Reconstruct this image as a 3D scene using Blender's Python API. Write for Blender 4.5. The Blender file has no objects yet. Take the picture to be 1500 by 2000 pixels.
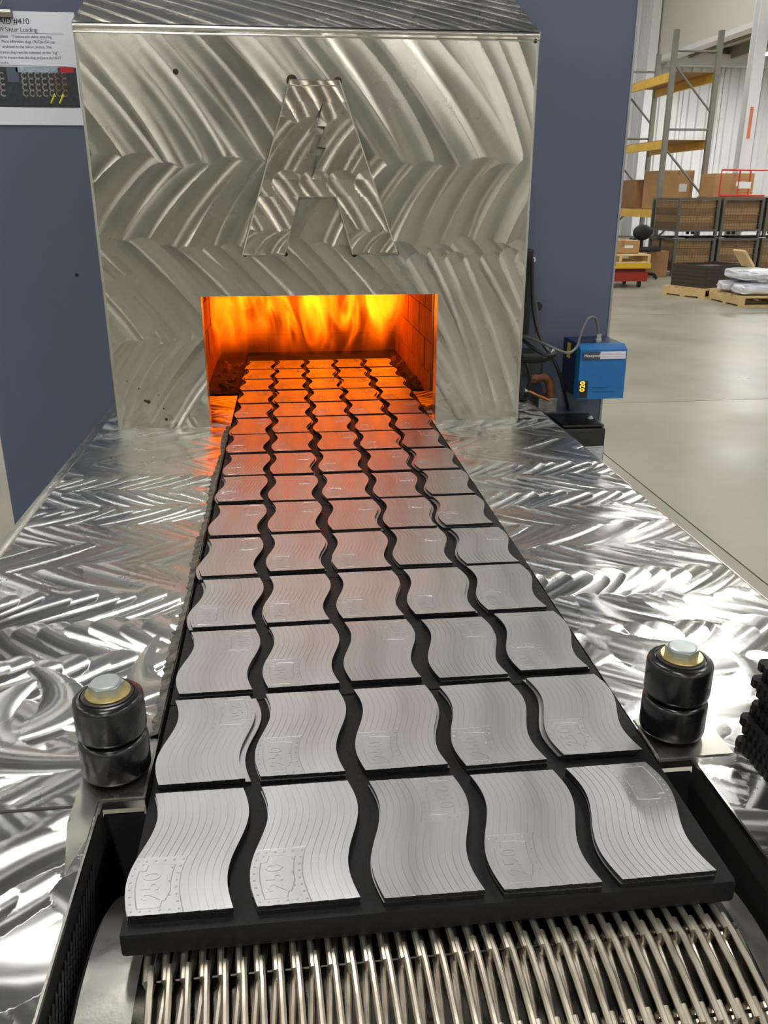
import bpy, bmesh, math, random
import numpy as np
from mathutils import Vector, Matrix, noise as mnoise
random.seed(7); rng = np.random.default_rng(7)
scene = bpy.context.scene
COL = scene.collection
R = math.radians
# frame used below: x right, y into the furnace, z = 0 at the top of the wavy plates; all is lifted by FLOOR at the end
FLOOR = 0.95
# ---------------------------------------------------------------- camera
F_PX, PITCH, YAW, CAMH = 1640.0, 20.6, 6.4, 0.42
_p, _y = R(PITCH), R(YAW)
FW = Vector((math.sin(_y)*math.cos(_p), math.cos(_y)*math.cos(_p), -math.sin(_p)))
RT = Vector((math.cos(_y), -math.sin(_y), 0)); UP = RT.cross(FW)
cam_d = bpy.data.cameras.new('camera'); cam = bpy.data.objects.new('camera', cam_d); COL.objects.link(cam)
cam_d.sensor_fit = 'VERTICAL'; cam_d.sensor_height = 24; cam_d.lens = F_PX/2000*24
cam_d.clip_start = .01; cam_d.clip_end = 200
cam.matrix_world = Matrix(((RT.x, UP.x, -FW.x, 0), (RT.y, UP.y, -FW.y, 0), (RT.z, UP.z, -FW.z, CAMH), (0, 0, 0, 1)))
scene.camera = cam
def at(u, v, Y):            # survey helper: point at depth Y that was sighted at (u, v)
    d = FW*F_PX + RT*(u-750) - UP*(v-1000); t = Y/d.y
    return Vector((d.x*t, Y, CAMH+d.z*t))
# ---------------------------------------------------------------- world, exposure
w = bpy.data.worlds.new('world'); scene.world = w; w.use_nodes = True
w.node_tree.nodes['Background'].inputs[0].default_value = (.9, .95, 1, 1)
w.node_tree.nodes['Background'].inputs[1].default_value = .25
vs = scene.view_settings
vs.view_transform = 'Standard'; vs.look = 'None'; vs.gamma = 1; vs.use_curve_mapping = False; vs.exposure = 0.0
LAMP_STRENGTH = 74
scene.cycles.use_denoising = True
scene.cycles.sample_clamp_indirect = 6
scene.cycles.max_bounces = 6
scene.cycles.diffuse_bounces = 4
# ---------------------------------------------------------------- materials
def lin(c): return tuple((x/255/12.92 if x/255 <= .04045 else ((x/255+.055)/1.055)**2.4) for x in c)+(1,)
MATS = {}
def mat(name, rgb=(128,128,128), rough=.5, metal=0., noise=0., nscale=8., bump=0., bscale=60., emit=None, estr=0., rvar=0., aniso=None, spec=None, stretch=None):
    if name in MATS: return MATS[name]
    m = bpy.data.materials.new(name); m.use_nodes = True; MATS[name] = m
    nt = m.node_tree; b = nt.nodes['Principled BSDF']
    c = lin(rgb)
    b.inputs['Base Color'].default_value = c; b.inputs['Roughness'].default_value = rough; b.inputs['Metallic'].default_value = metal
    if spec is not None: b.inputs['Specular IOR Level'].default_value = spec
    if emit is not None:
        b.inputs['Emission Color'].default_value = tuple(emit)+(1,); b.inputs['Emission Strength'].default_value = estr
    if noise or bump or rvar:
        tc = nt.nodes.new('ShaderNodeTexCoord'); mp = nt.nodes.new('ShaderNodeMapping')
        nt.links.new(tc.outputs['Object'], mp.inputs['Vector'])
        if stretch: mp.inputs['Scale'].default_value = stretch
        def nz(scale, detail=6):
            n = nt.nodes.new('ShaderNodeTexNoise'); n.inputs['Scale'].default_value = scale; n.inputs['Detail'].default_value = detail
            nt.links.new(mp.outputs['Vector'], n.inputs['Vector']); return n
        if noise:
            n = nz(nscale); rp = nt.nodes.new('ShaderNodeValToRGB')
            rp.color_ramp.elements[0].position = .3; rp.color_ramp.elements[1].position = .7
            rp.color_ramp.elements[0].color = tuple(max(0, x*(1-noise)) for x in c[:3])+(1,)
            rp.color_ramp.elements[1].color = tuple(min(1, x*(1+noise)) for x in c[:3])+(1,)
            nt.links.new(n.outputs['Fac'], rp.inputs['Fac']); nt.links.new(rp.outputs['Color'], b.inputs['Base Color'])
        if rvar:
            n = nz(nscale*1.7); mr = nt.nodes.new('ShaderNodeMapRange')
            mr.inputs['From Min'].default_value = .3; mr.inputs['From Max'].default_value = .7
            mr.inputs['To Min'].default_value = max(.02, rough-rvar); mr.inputs['To Max'].default_value = rough+rvar
            nt.links.new(n.outputs['Fac'], mr.inputs['Value']); nt.links.new(mr.outputs['Result'], b.inputs['Roughness'])
        if bump:
            n = nz(bscale, 4); bp = nt.nodes.new('ShaderNodeBump'); bp.inputs['Strength'].default_value = bump; bp.inputs['Distance'].default_value = .002
            nt.links.new(n.outputs['Fac'], bp.inputs['Height']); nt.links.new(bp.outputs['Normal'], b.inputs['Normal'])
    return m
def brushed(name, rgb, rough, aniso, tilt=1.0, streak=.35):
    """stainless sheet ground with a disc: the grinding direction and dishing of each stroke are mesh attributes"""
    m = bpy.data.materials.new(name); m.use_nodes = True; MATS[name] = m
    nt = m.node_tree; b = nt.nodes['Principled BSDF']; L = nt.links.new
    b.inputs['Metallic'].default_value = 1; b.inputs['Base Color'].default_value = lin(rgb)
    b.inputs['Anisotropic'].default_value = aniso
    at_t = nt.nodes.new('ShaderNodeAttribute'); at_t.attribute_name = 'stroke_t'
    at_n = nt.nodes.new('ShaderNodeAttribute'); at_n.attribute_name = 'stroke_n'
    at_c = nt.nodes.new('ShaderNodeAttribute'); at_c.attribute_name = 'stroke_c'   # (along, across, id)
    L(at_t.outputs['Vector'], b.inputs['Tangent'])
    # grinding marks: short transverse ticks along each stroke
    mp = nt.nodes.new('ShaderNodeMapping'); mp.inputs['Scale'].default_value = (520, 60, 37); L(at_c.outputs['Vector'], mp.inputs['Vector'])
    n1 = nt.nodes.new('ShaderNodeTexNoise'); n1.inputs['Scale'].default_value = 1; n1.inputs['Detail'].default_value = 3; L(mp.outputs['Vector'], n1.inputs['Vector'])
    geo = nt.nodes.new('ShaderNodeNewGeometry')
    sc = nt.nodes.new('ShaderNodeVectorMath'); sc.operation = 'SCALE'; sc.inputs['Scale'].default_value = tilt; L(at_n.outputs['Vector'], sc.inputs[0])
    # random tilt of single marks
    sub = nt.nodes.new('ShaderNodeVectorMath'); sub.operation = 'SUBTRACT'; sub.inputs[1].default_value = (.5, .5, .5); L(n1.outputs['Color'], sub.inputs[0])
    sc2 = nt.nodes.new('ShaderNodeVectorMath'); sc2.operation = 'SCALE'; sc2.inputs['Scale'].default_value = streak; L(sub.outputs['Vector'], sc2.inputs[0])
    ad = nt.nodes.new('ShaderNodeVectorMath'); ad.operation = 'ADD'; L(sc.outputs['Vector'], ad.inputs[0]); L(sc2.outputs['Vector'], ad.inputs[1])
    ad2 = nt.nodes.new('ShaderNodeVectorMath'); ad2.operation = 'ADD'; L(ad.outputs['Vector'], ad2.inputs[0]); L(geo.outputs['Normal'], ad2.inputs[1])
    no = nt.nodes.new('ShaderNodeVectorMath'); no.operation = 'NORMALIZE'; L(ad2.outputs['Vector'], no.inputs[0])
    L(no.outputs['Vector'], b.inputs['Normal'])
    tc = nt.nodes.new('ShaderNodeTexCoord'); n2 = nt.nodes.new('ShaderNodeTexNoise'); n2.inputs['Scale'].default_value = 9; n2.inputs['Detail'].default_value = 5
    L(tc.outputs['Object'], n2.inputs['Vector'])
    mr = nt.nodes.new('ShaderNodeMapRange'); mr.inputs['From Min'].default_value = .3; mr.inputs['From Max'].default_value = .7
    mr.inputs['To Min'].default_value = rough*.8; mr.inputs['To Max'].default_value = rough*1.25
    L(n2.outputs['Fac'], mr.inputs['Value']); L(mr.outputs['Result'], b.inputs['Roughness'])
    return m
M_HOOD = brushed('ground_stainless_hood', (186,182,169), .24, 1.0, 1.0, .022)
M_LETTER = brushed('ground_stainless_letter', (184,175,160), .27, 1.0, 1.0, .03)
M_DECK = brushed('ground_stainless_deck', (208,208,205), .27, 1.0, 1.0, .03)
steel = mat('plain_stainless', (190,187,176), .3, 1, rvar=.08, nscale=14)
edge_bright = mat('polished_edge', (225,222,212), .22, 1)
black_iron = mat('black_graphite', (13,13,15), .62, 0, noise=.4, nscale=30, bump=.5, bscale=160, spec=.3)
flag_metal = mat('sintered_flag_metal', (180,180,180), .43, 1, noise=.07, nscale=60, rvar=.05, bump=.06, bscale=700, stretch=(1,.12,1))
flag_side = mat('dark_cut_edge', (34,34,36), .5, .6, noise=.3, nscale=200)
wire = mat('belt_wire', (205,196,180), .38, 1, noise=.15, nscale=40, rvar=.08)
drum_m = mat('worn_drum_steel', (150,148,142), .42, 1, noise=.2, nscale=18, rvar=.1, bump=.2, bscale=120)
blue_paint = mat('slate_blue_paint', (78,88,108), .42, 0, noise=.10, nscale=2.2, rvar=.06, bump=.03, bscale=300)
black_rubber = mat('black_roller', (15,15,17), .26, 0, rvar=.03, nscale=12, noise=.08)
black_plastic = mat('black_plastic', (20,20,22), .4)
void_black = mat('recess_black', (7,7,8), .9)  # flat black that paints slots, gaps and holes dark
zinc = mat('zinc_plate', (186,196,194), .42, 1, noise=.1, nscale=60)
yzinc = mat('yellow_zinc', (212,186,126), .3, 1, noise=.15, nscale=80)
brick_m = mat('refractory', (120,84,56), .9, 0, noise=.35, nscale=22, bump=.6, bscale=60)
# ---------------------------------------------------------------- mesh helpers
class MB:
    def __init__(s): s.v = []; s.f = []
    def add(s, vs, fs):
        o = len(s.v); s.v += [tuple(x) for x in vs]; s.f += [tuple(i+o for i in f) for f in fs]; return s
    def box(s, x0, x1, y0, y1, z0, z1, M=None):
        vs = [Vector((x, y, z)) for z in (z0, z1) for y in (y0, y1) for x in (x0, x1)]
        if M: vs = [M @ q for q in vs]
        return s.add(vs, [(0,2,3,1), (4,5,7,6), (0,1,5,4), (2,6,7,3), (0,4,6,2), (1,3,7,5)])
    def cbox(s, x0, x1, y0, y1, z0, z1, c, M=None):      # box with chamfered edges
        bm = bmesh.new(); bmesh.ops.create_cube(bm, size=1)
        for q in bm.verts: q.co = Vector((x0+(q.co.x+.5)*(x1-x0), y0+(q.co.y+.5)*(y1-y0), z0+(q.co.z+.5)*(z1-z0)))
        bmesh.ops.bevel(bm, geom=list(bm.edges), offset=c, segments=2, profile=.6, affect='EDGES')
        if M: bm.transform(M)
        bm.verts.index_update(); s.add([q.co for q in bm.verts], [[q.index for q in f.verts] for f in bm.faces]); bm.free(); return s
    def prism(s, poly, a0, a1, axis='z', M=None):         # poly in the other two axes
        def P(p, a): return Vector({'z': (p[0], p[1], a), 'y': (p[0], a, p[1]), 'x': (a, p[0], p[1])}[axis])
        n = len(poly); vs = [P(p, a0) for p in poly]+[P(p, a1) for p in poly]
        if M: vs = [M @ q for q in vs]
        return s.add(vs, [tuple(range(n))[::-1], tuple(range(n, 2*n))]+[(i, (i+1) % n, (i+1) % n+n, i+n) for i in range(n)])
    def tube(s, pts, r, n=8, closed=False, caps=True):
        pts = [Vector(p) for p in pts]; k = len(pts); rings = []; ref = None
        for i, p in enumerate(pts):
            a = pts[i-1] if (i > 0 or closed) else p; b = pts[(i+1) % k] if (i < k-1 or closed) else p
            t = (b-a).normalized()
            if ref is None: ref = Vector((0, 0, 1)) if abs(t.z) < .9 else Vector((1, 0, 0))
            e = (ref-t*ref.dot(t)); e = e.normalized() if e.length > 1e-6 else t.orthogonal().normalized(); ref = e; g = t.cross(e)
            rr = r[i] if isinstance(r, (list, tuple)) else r
            rings.append([p+(e*math.cos(q)+g*math.sin(q))*rr for q in [2*math.pi*j/n for j in range(n)]])
        fs = []
        for i in range(k if closed else k-1):
            for j in range(n): fs.append((i*n+j, i*n+(j+1) % n, ((i+1) % k)*n+(j+1) % n, ((i+1) % k)*n+j))
        if caps and not closed: fs += [tuple(range(n))[::-1], tuple((k-1)*n+j for j in range(n))]
        return s.add([q for rg in rings for q in rg], fs)
    def lathe(s, prof, c=(0,0,0), n=32, axis='z', M=None):  # prof: (radius, height)
        vs = []; c = Vector(c)
        for r, h in prof:
            for j in range(n):
                a = 2*math.pi*j/n; x, y = r*math.cos(a), r*math.sin(a)
                q = c+Vector({'z': (x, y, h), 'x': (h, x, y), 'y': (x, h, y)}[axis]); vs.append(M @ q if M else q)
        k = len(prof); fs = [(i*n+j, i*n+(j+1) % n, (i+1)*n+(j+1) % n, (i+1)*n+j) for i in range(k-1) for j in range(n)]
        fs += [tuple(range(n))[::-1], tuple((k-1)*n+j for j in range(n))]
        return s.add(vs, fs)
    def build(s, name, material, parent=None, smooth=False, origin=None):
        xs = np.array(s.v); o = Vector(origin) if origin is not None else Vector(((xs[:,0].min()+xs[:,0].max())/2, (xs[:,1].min()+xs[:,1].max())/2, xs[:,2].min()))
        me = bpy.data.meshes.new(name); me.from_pydata([(x-o.x, y-o.y, z-o.z) for x, y, z in s.v], [], s.f)
        bm = bmesh.new(); bm.from_mesh(me); bmesh.ops.recalc_face_normals(bm, faces=bm.faces); bm.to_mesh(me); bm.free()
        me.materials.append(material)
        if smooth:
            for p in me.polygons: p.use_smooth = True
            try: me.set_sharp_from_angle(angle=R(38))
            except Exception: pass
        return link(name, me, o, parent)
def wloc(o):
    q = Vector(o.location)
    if o.parent: q += wloc(o.parent)
    return q
def link(name, data, loc, parent=None):
    ob = bpy.data.objects.new(name, data); COL.objects.link(ob); loc = Vector(loc)
    if parent is not None: ob.parent = parent; loc = loc-wloc(parent)
    ob.location = loc; return ob
def tag(o, label, cat, group=None):
    o['label'] = label; o['category'] = cat
    if group: o['group'] = group
    return o
def thing(name, label, cat, loc=(0,0,0), group=None): return tag(link(name, None, loc), label, cat, group)
def struct(o): o['kind'] = 'structure'; return o
def copy_tree(o, parent=None):
    c = o.copy(); COL.objects.link(c); c.parent = parent
    for ch in o.children: copy_tree(ch, c)
    return c
def text_mesh(body, size, extrude=0., spacing=1., align='LEFT'):
    cu = bpy.data.curves.new('t', 'FONT'); cu.body = body; cu.size = size; cu.extrude = extrude; cu.align_x = align; cu.space_character = spacing; cu.resolution_u = 3
    ob = bpy.data.objects.new('t', cu); COL.objects.link(ob); dg = bpy.context.evaluated_depsgraph_get()
    me = bpy.data.meshes.new_from_object(ob.evaluated_get(dg)); bpy.data.objects.remove(ob); bpy.data.curves.remove(cu); return me
def text(name, body, size, loc, rot, material, parent, extrude=.0002, align='LEFT', spacing=1.):
    me = text_mesh(body, size, extrude, spacing, align); me.materials.clear(); me.materials.append(material)
    ob = link(name, me, loc, parent); ob.rotation_euler = rot; return ob
WALLROT = (R(90), 0, 0)
# ---------------------------------------------------------------- ground sheet painter
def axis_pts(breaks, step):
    out = [breaks[0]]
    for a, b in zip(breaks[:-1], breaks[1:]):
        n = max(1, round((b-a)/step)); out += [a+(b-a)*i/n for i in range(1, n+1)]
    return np.array(out)
def new_field(shape, th0):
    return dict(th=np.full(shape, th0), ta=np.zeros(shape), tb=np.zeros(shape), al=np.zeros(shape), ac=np.zeros(shape), idn=np.zeros(shape))
def stroke(fd, U, V, p0, th, L, wd, curve, fan, dish, sl=None):
    """one pass of the grinding disc: curved band, scratch direction fans out across its width"""
    if sl is None: sl = slice(None)
    u = U[sl]-p0[0]; v = V[sl]-p0[1]; c, s = math.cos(th), math.sin(th)
    a = u*c+v*s; q = -u*s+v*c-curve*a*(a-L)*4/(L*L)
    hw = wd/2; cap = np.clip(np.where(a < 0, -a, np.where(a > L, a-L, 0))/hw, 0, 2)
    ins = (np.abs(q) < hw) & (cap**2+(q/hw)**2 < 1)
    if not ins.any(): return
    qq = np.clip(q/hw, -1, 1); bend = np.arctan(-curve*(2*a-L)*4/(L*L)*-1)
    t = th+bend+math.pi/2-qq*fan
    jx, jy = random.gauss(0, dish*1.3), random.gauss(0, dish*1.3)
    tl = qq*dish; pa = th+math.pi/2+bend
    for k, val in (('th', t), ('ta', tl*np.cos(pa)+jx), ('tb', tl*np.sin(pa)+jy), ('al', a), ('ac', qq*.02)):
        A = fd[k][sl]; A[ins] = val[ins]; fd[k][sl] = A
    A = fd['idn'][sl]; A[ins] = random.random()*50; fd['idn'][sl] = A
def strokes_on_grid(fd, us, vs_, lst):
    UU, VV = np.meshgrid(us, vs_)
    for p0, th, L, wd, cv, fan, dish in lst:
        e = p0[0]+L*math.cos(th), p0[1]+L*math.sin(th); m = wd+abs(cv)*1.2
        i0, i1 = np.searchsorted(us, [min(p0[0], e[0])-m, max(p0[0], e[0])+m]); j0, j1 = np.searchsorted(vs_, [min(p0[1], e[1])-m, max(p0[1], e[1])+m])
        if i1 > i0 and j1 > j0: stroke(fd, UU, VV, p0, th, L, wd, cv, fan, dish, (slice(j0, j1), slice(i0, i1)))
    return UU, VV
def ground_mesh(name, material, parent, UU, VV, fd, place, ax_u, ax_v, keep=None, smooth=True):
    nv, nu = UU.shape; P = place(UU, VV).reshape(-1, 3)
    idx = np.arange(nv*nu).reshape(nv, nu)
    q = np.stack([idx[:-1,:-1], idx[:-1,1:], idx[1:,1:], idx[1:,:-1]], -1)
    if keep is not None:
        cu = (UU[:-1,:-1]+UU[1:,1:])/2; cv = (VV[:-1,:-1]+VV[1:,1:])/2; q = q[keep(cu, cv)]
    q = q.reshape(-1, 4)
    used = np.unique(q); remap = np.full(nv*nu, -1); remap[used] = np.arange(len(used)); q = remap[q]; P = P[used]
    o = Vector(((P[:,0].min()+P[:,0].max())/2, (P[:,1].min()+P[:,1].max())/2, P[:,2].min())); P = P-np.array(o)
    me = bpy.data.meshes.new(name); me.vertices.add(len(P)); me.vertices.foreach_set('co', P.astype(np.float32).ravel())
    me.loops.add(q.size); me.loops.foreach_set('vertex_index', q.astype(np.int32).ravel())
    me.polygons.add(len(q)); me.polygons.foreach_set('loop_start', np.arange(0, q.size, 4, dtype=np.int32))
    me.polygons.foreach_set('use_smooth', np.ones(len(q), dtype=bool))
    me.update(calc_edges=True)
    au, av = np.array(ax_u, float), np.array(ax_v, float)
    g = lambda k: fd[k].reshape(-1)[used]
    T = np.cos(g('th'))[:,None]*au+np.sin(g('th'))[:,None]*av; N = g('ta')[:,None]*au+g('tb')[:,None]*av
    Cc = np.stack([g('al'), g('ac'), g('idn')], -1)
    for nm, A in (('stroke_t', T), ('stroke_n', N), ('stroke_c', Cc)):
        at_ = me.attributes.new(nm, 'FLOAT_VECTOR', 'POINT'); at_.data.foreach_set('vector', A.astype(np.float32).ravel())
    me.materials.append(material)
    return link(name, me, o, parent)
# ================================================================ THE HALL
conc = mat('polished_concrete', (142,139,124), .34, 0, noise=.26, nscale=.8, rvar=.07, bump=.02, bscale=30)
white_wall = mat('white_wall_sheet', (220,221,221), .45, 0, noise=.04, nscale=1.2)
cream = mat('cream_header', (206,203,190), .6, 0)
ceil_m = mat('ceiling_deck', (120,120,117), .7)
dark_joint = mat('joint_filler', (70,68,62), .9)
XL, XR, YB, YF, ZC, ZF = -13, 9, -31, 22, 7.05, -.95
fl = struct(MB().box(XL, 16, YB, YF, ZF-.2, ZF-.012).build('floor', dark_joint))
xs_ = [XL, -7.5, -2.87, 1.755, 6.38, 11.0, 16]; ys_ = [YB, -26, -21, -16, -11, -6, -1, 5.62, 10.2, 16, 22]; g = .004
for a, b in zip(xs_[:-1], xs_[1:]):
    for c, d in zip(ys_[:-1], ys_[1:]): MB().box(a+g, b-g, c+g, d-g, ZF-.012, ZF).build('slab', conc, fl)
cl = struct(MB().box(XL, XR, YB, YF, ZC, ZC+.2).build('ceiling', ceil_m))
struct(MB().box(XL-.2, XL, YB, YF, ZF, ZC).build('wall_left', white_wall))
struct(MB().box(XL, 16, YB-.2, YB, ZF, ZC).build('wall_front', mat('grey_wall', (88,88,87), .7)))
wr = struct(MB().box(XR, XR+.2, YB, 8, ZF, ZC).build('wall_right', white_wall))
MB().box(XR, XR+.2, 8, YF, 3.5, ZC).build('header', cream, wr)
MB().box(XR-.04, XR+.24, 8, YF, 3.42, 3.52).build('header_flange', white_wall, wr)
MB().box(16, 16.2, 8, YF, ZF, 3.6).build('bay_wall', white_wall, wr)
lowc = struct(MB().box(XR+.2, 16, 8, YF, 3.75, 3.9).build('trim_1', mat('bay_roof', (150,146,136), .8)))
for i in range(6):
    x = 9.7+i*1.05
    MB().box(x, x+.12, 8, YF, 3.5, 3.75).build('purlin', mat('purlin', (150,142,128), .6, 0), lowc)
MB().box(XR+.2, 16, 21.55, 21.8, 3.35, 3.6).build('end_beam', white_wall, lowc)
wb = struct(MB().box(XL, 16, YF+.06, YF+.2, ZF, ZC).build('wall_back', white_wall))
def corr(x0, x1, z0, z1):
    prof = []; n = 4; p = (x1-x0-.01)/n
    for i in range(n):
        b = x0+i*p; prof += [(b, 0), (b+p*.5, 0), (b+p*.6, -.045), (b+p*.9, -.045)]
    prof.append((x1-.01, 0)); vs = []; fs = []
    for z in (z0, z1):
        for x, y in prof: vs.append((x, YF+.02+y, z))
    k = len(prof); fs = [(i, i+1, i+1+k, i+k) for i in range(k-1)]
    return MB().add(vs, fs).add([(x0, YF+.06, z0), (x1-.01, YF+.06, z0), (x1-.01, YF+.06, z1), (x0, YF+.06, z1)], [(0,1,2,3)])
for i in range(11): corr(4.9+i*1.0, 5.9+i*1.0, ZF, ZC if i < 4 else 3.5).build('wall_panel', white_wall, wb)
# building columns (H section)
def column(x, y, z1, label):
    t = thing('building_column', label, 'column', (x, y, ZF))
    for s in (-1, 1): MB().box(x-.11, x+.11, y+s*.1-.01, y+s*.1+.01, ZF, z1).build('flange', white_wall, t)
    MB().box(x-.008, x+.008, y-.1, y+.1, ZF, z1).build('web', white_wall, t)
    MB().box(x-.16, x+.16, y-.16, y+.16, ZF, ZF+.02).build('base_plate', white_wall, t); return t
c1 = column(8.87, 16.75, ZC, 'white steel building column with orange warning strip beside the wire cages')
MB().box(8.83, 8.89, 16.63, 16.64, 1.45, 2.0).build('warning_strip', mat('orange_strip', (214,120,84), .6), c1)
MB().box(8.81, 8.91, 16.625, 16.638, .72, .84).build('yellow_tag', mat('tag_yellow', (206,190,50), .5), c1)
column(8.85, 21.75, ZC, 'white steel building column at the far corrugated wall behind the rack')
# hall lamps, out of view; rear rows added for reflections on the ground hood
ORD = ['first','second','third','fourth','fifth','sixth','seventh','eighth','ninth','tenth']
lamp_glow = mat('lamp_diffuser', (255,255,255), .5, emit=(1, .985, .95), estr=LAMP_STRENGTH)
lamp_body = mat('lamp_body', (225,225,222), .5)
t0 = thing('high_bay_lamp', 'white linear high bay lamp hung from the hall ceiling', 'lamp', (0, 0, ZC-.35), 'high bay lamps in rows under the ceiling')
MB().box(-.19, .19, -1.2, 1.2, ZC-.34, ZC-.26).build('housing', lamp_body, t0)
MB().box(-.16, .16, -1.15, 1.15, ZC-.352, ZC-.341).build('diffuser', lamp_glow, t0)
for yy in (-.9, .9): MB().tube([(0, yy, ZC-.26), (0, yy, ZC)], .006, 6).build('hanger', steel, t0)
first = True
LY = [16.5, 10.5, 4.5, -1.5, -7.5, -13.5, -18.5, -23.5, -28.5]
for lx in (-8, -1, 6):
    for ly in (-28.5, -23.5, -18.5, -13.5, -7.5, -1.5, 4.5, 10.5, 16.5):
        o = t0 if first else copy_tree(t0); first = False
        o.location = (lx, ly, ZC-.35)
        o['label'] = f'unseen high bay lamp, {ORD[LY.index(ly)]} from corrugated wall, {ORD[int((6-lx)/7)]} row from header wall'
for k, (lx, ly) in enumerate(((10.6, 12.5), (10.6, 18.5), (13.2, 15.5))):
    o = copy_tree(t0); o.location = (lx, ly, 3.30); o['group'] = 'lamps under the low bay roof'
    o['label'] = f'linear lamp hung under the low bay roof, {ORD[k]} from the bay entrance'
    for c in o.children:
        if c.name.startswith('hanger'): c.scale.z = .5
# ================================================================ FURNACE CABINET
PX0, PX1, PY = -.667, .757, 1.95
MX0, MX1, MZ1 = -.212, .335, .40           # muffle mouth
fz = thing('sintering_furnace', 'slate blue sheet metal furnace cabinet behind the ground steel hood', 'furnace', (.045, 3.2, ZF))
pm = MB()
pm.box(PX0, MX0, PY, PY+.03, ZF+.05, 1.5); pm.box(MX1, PX1, PY, PY+.03, ZF+.05, 1.5)
pm.box(MX0, MX1, PY, PY+.03, MZ1, 1.5); pm.box(MX0, MX1, PY, PY+.03, ZF+.05, -.06)
fp = pm.build('front_panel', blue_paint, fz)
MB().box(PX0, PX0+.03, PY+.03, 4.6, ZF+.05, 1.5).build('side_panel', blue_paint, fz)
MB().box(PX1-.03, PX1, PY+.03, 4.6, ZF+.05, 1.5).build('side_panel', blue_paint, fz)
MB().box(PX0, PX1, PY, 4.6, 1.5, 1.53).build('top_panel', blue_paint, fz)
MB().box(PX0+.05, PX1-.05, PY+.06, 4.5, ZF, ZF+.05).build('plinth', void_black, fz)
MB().box(PX1-.004, PX1+.001, PY-.002, PY+.004, ZF+.05, 1.5).build('edge_strip', mat('bare_edge', (150,152,155), .4, .6), fz)
q = at(150, 537, PY); MB().lathe([(.004, -.001), (.004, .004)], (q.x, q.y, q.z), 12, 'y').build('screw_hole', void_black, fz)
CX0_, CX1_ = -.1235, .2865
soot_brick = mat('sooty_brick', (58,40,28), .9, 0, noise=.5, nscale=40, bump=.8, bscale=90)
# muffle of refractory brick, each course piece a brick
mf = thing('brick_muffle', 'glowing refractory brick muffle inside the furnace mouth', 'muffle', (.05, 2.3, -.3))
hot = mat('hot_refractory', (150,92,52), .9, 0, noise=.3, nscale=25, bump=.5, bscale=70, emit=(1, .13, .008), estr=.03)
hotter = mat('incandescent_refractory', (80,44,24), .9, emit=(1, .14, .006), estr=.05)
for sx, x0, x1 in ((0, MX0-.12, MX0), (1, MX1, MX1+.12)):
    for j in range(7):
        for i in range(4):
            y0 = PY+.04+i*.2-(.1 if j % 2 else 0)
            ins = random.uniform(0, .004)
            MB().box(x0-(ins if sx == 0 else -ins), x1-(ins if sx == 0 else -ins), max(y0, PY+.04)+.002, y0+.196, -.06+j*.075+.002, -.06+(j+1)*.075-.002).build('brick', hot, mf)
for i in range(4): MB().box(MX0-.12, MX1+.12, PY+.04+i*.2, PY+.236+i*.2, .47, .53).build('roof_slab', hot, mf)
for j in range(7):
    for i in range(3): MB().box(MX0-.1+i*.25, MX0-.1+i*.25+.246, 2.68, 2.75, -.06+j*.075+.002, -.06+(j+1)*.075-.002).build('back_brick', hotter, mf)
MB().box(MX0-.12, MX1+.12, 2.751, 2.80, -.2, .53).build('back_plate', hotter, mf)  # added backing that stops world light leaking through the brick joints
for x in (MX0-.125, MX1+.122): MB().box(x, x+.003, PY+.035, 2.80, -.2, .53).build('casing', void_black, mf)
# side ledges beside the belt (crumbly)
for x0, x1 in ((MX0, -.125), (.290, MX1)):
    MB().cbox(x0+.002, x1-.002, 2.07, 2.66, -.06, -.034, .004).build('ledge', soot_brick, mf)
    for k in range(16):
        y = 2.08+.026*k; xx = random.uniform(x0+.012, x1-.010); r_ = random.uniform(.006, .013)
        MB().lathe([(r_, -.036), (r_*random.uniform(.7, 1.1), -.036+r_*.7), (r_*.4, -.036+r_*1.2)], (xx, y, 0), 6).build('scale_chunk', brick_m, mf)
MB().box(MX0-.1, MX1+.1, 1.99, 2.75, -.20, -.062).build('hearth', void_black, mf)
MB().box(CX0_+.001, CX1_-.001, 1.995, 2.60, -.060, -.0265).build('muffle_bed', void_black, mf)
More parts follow.
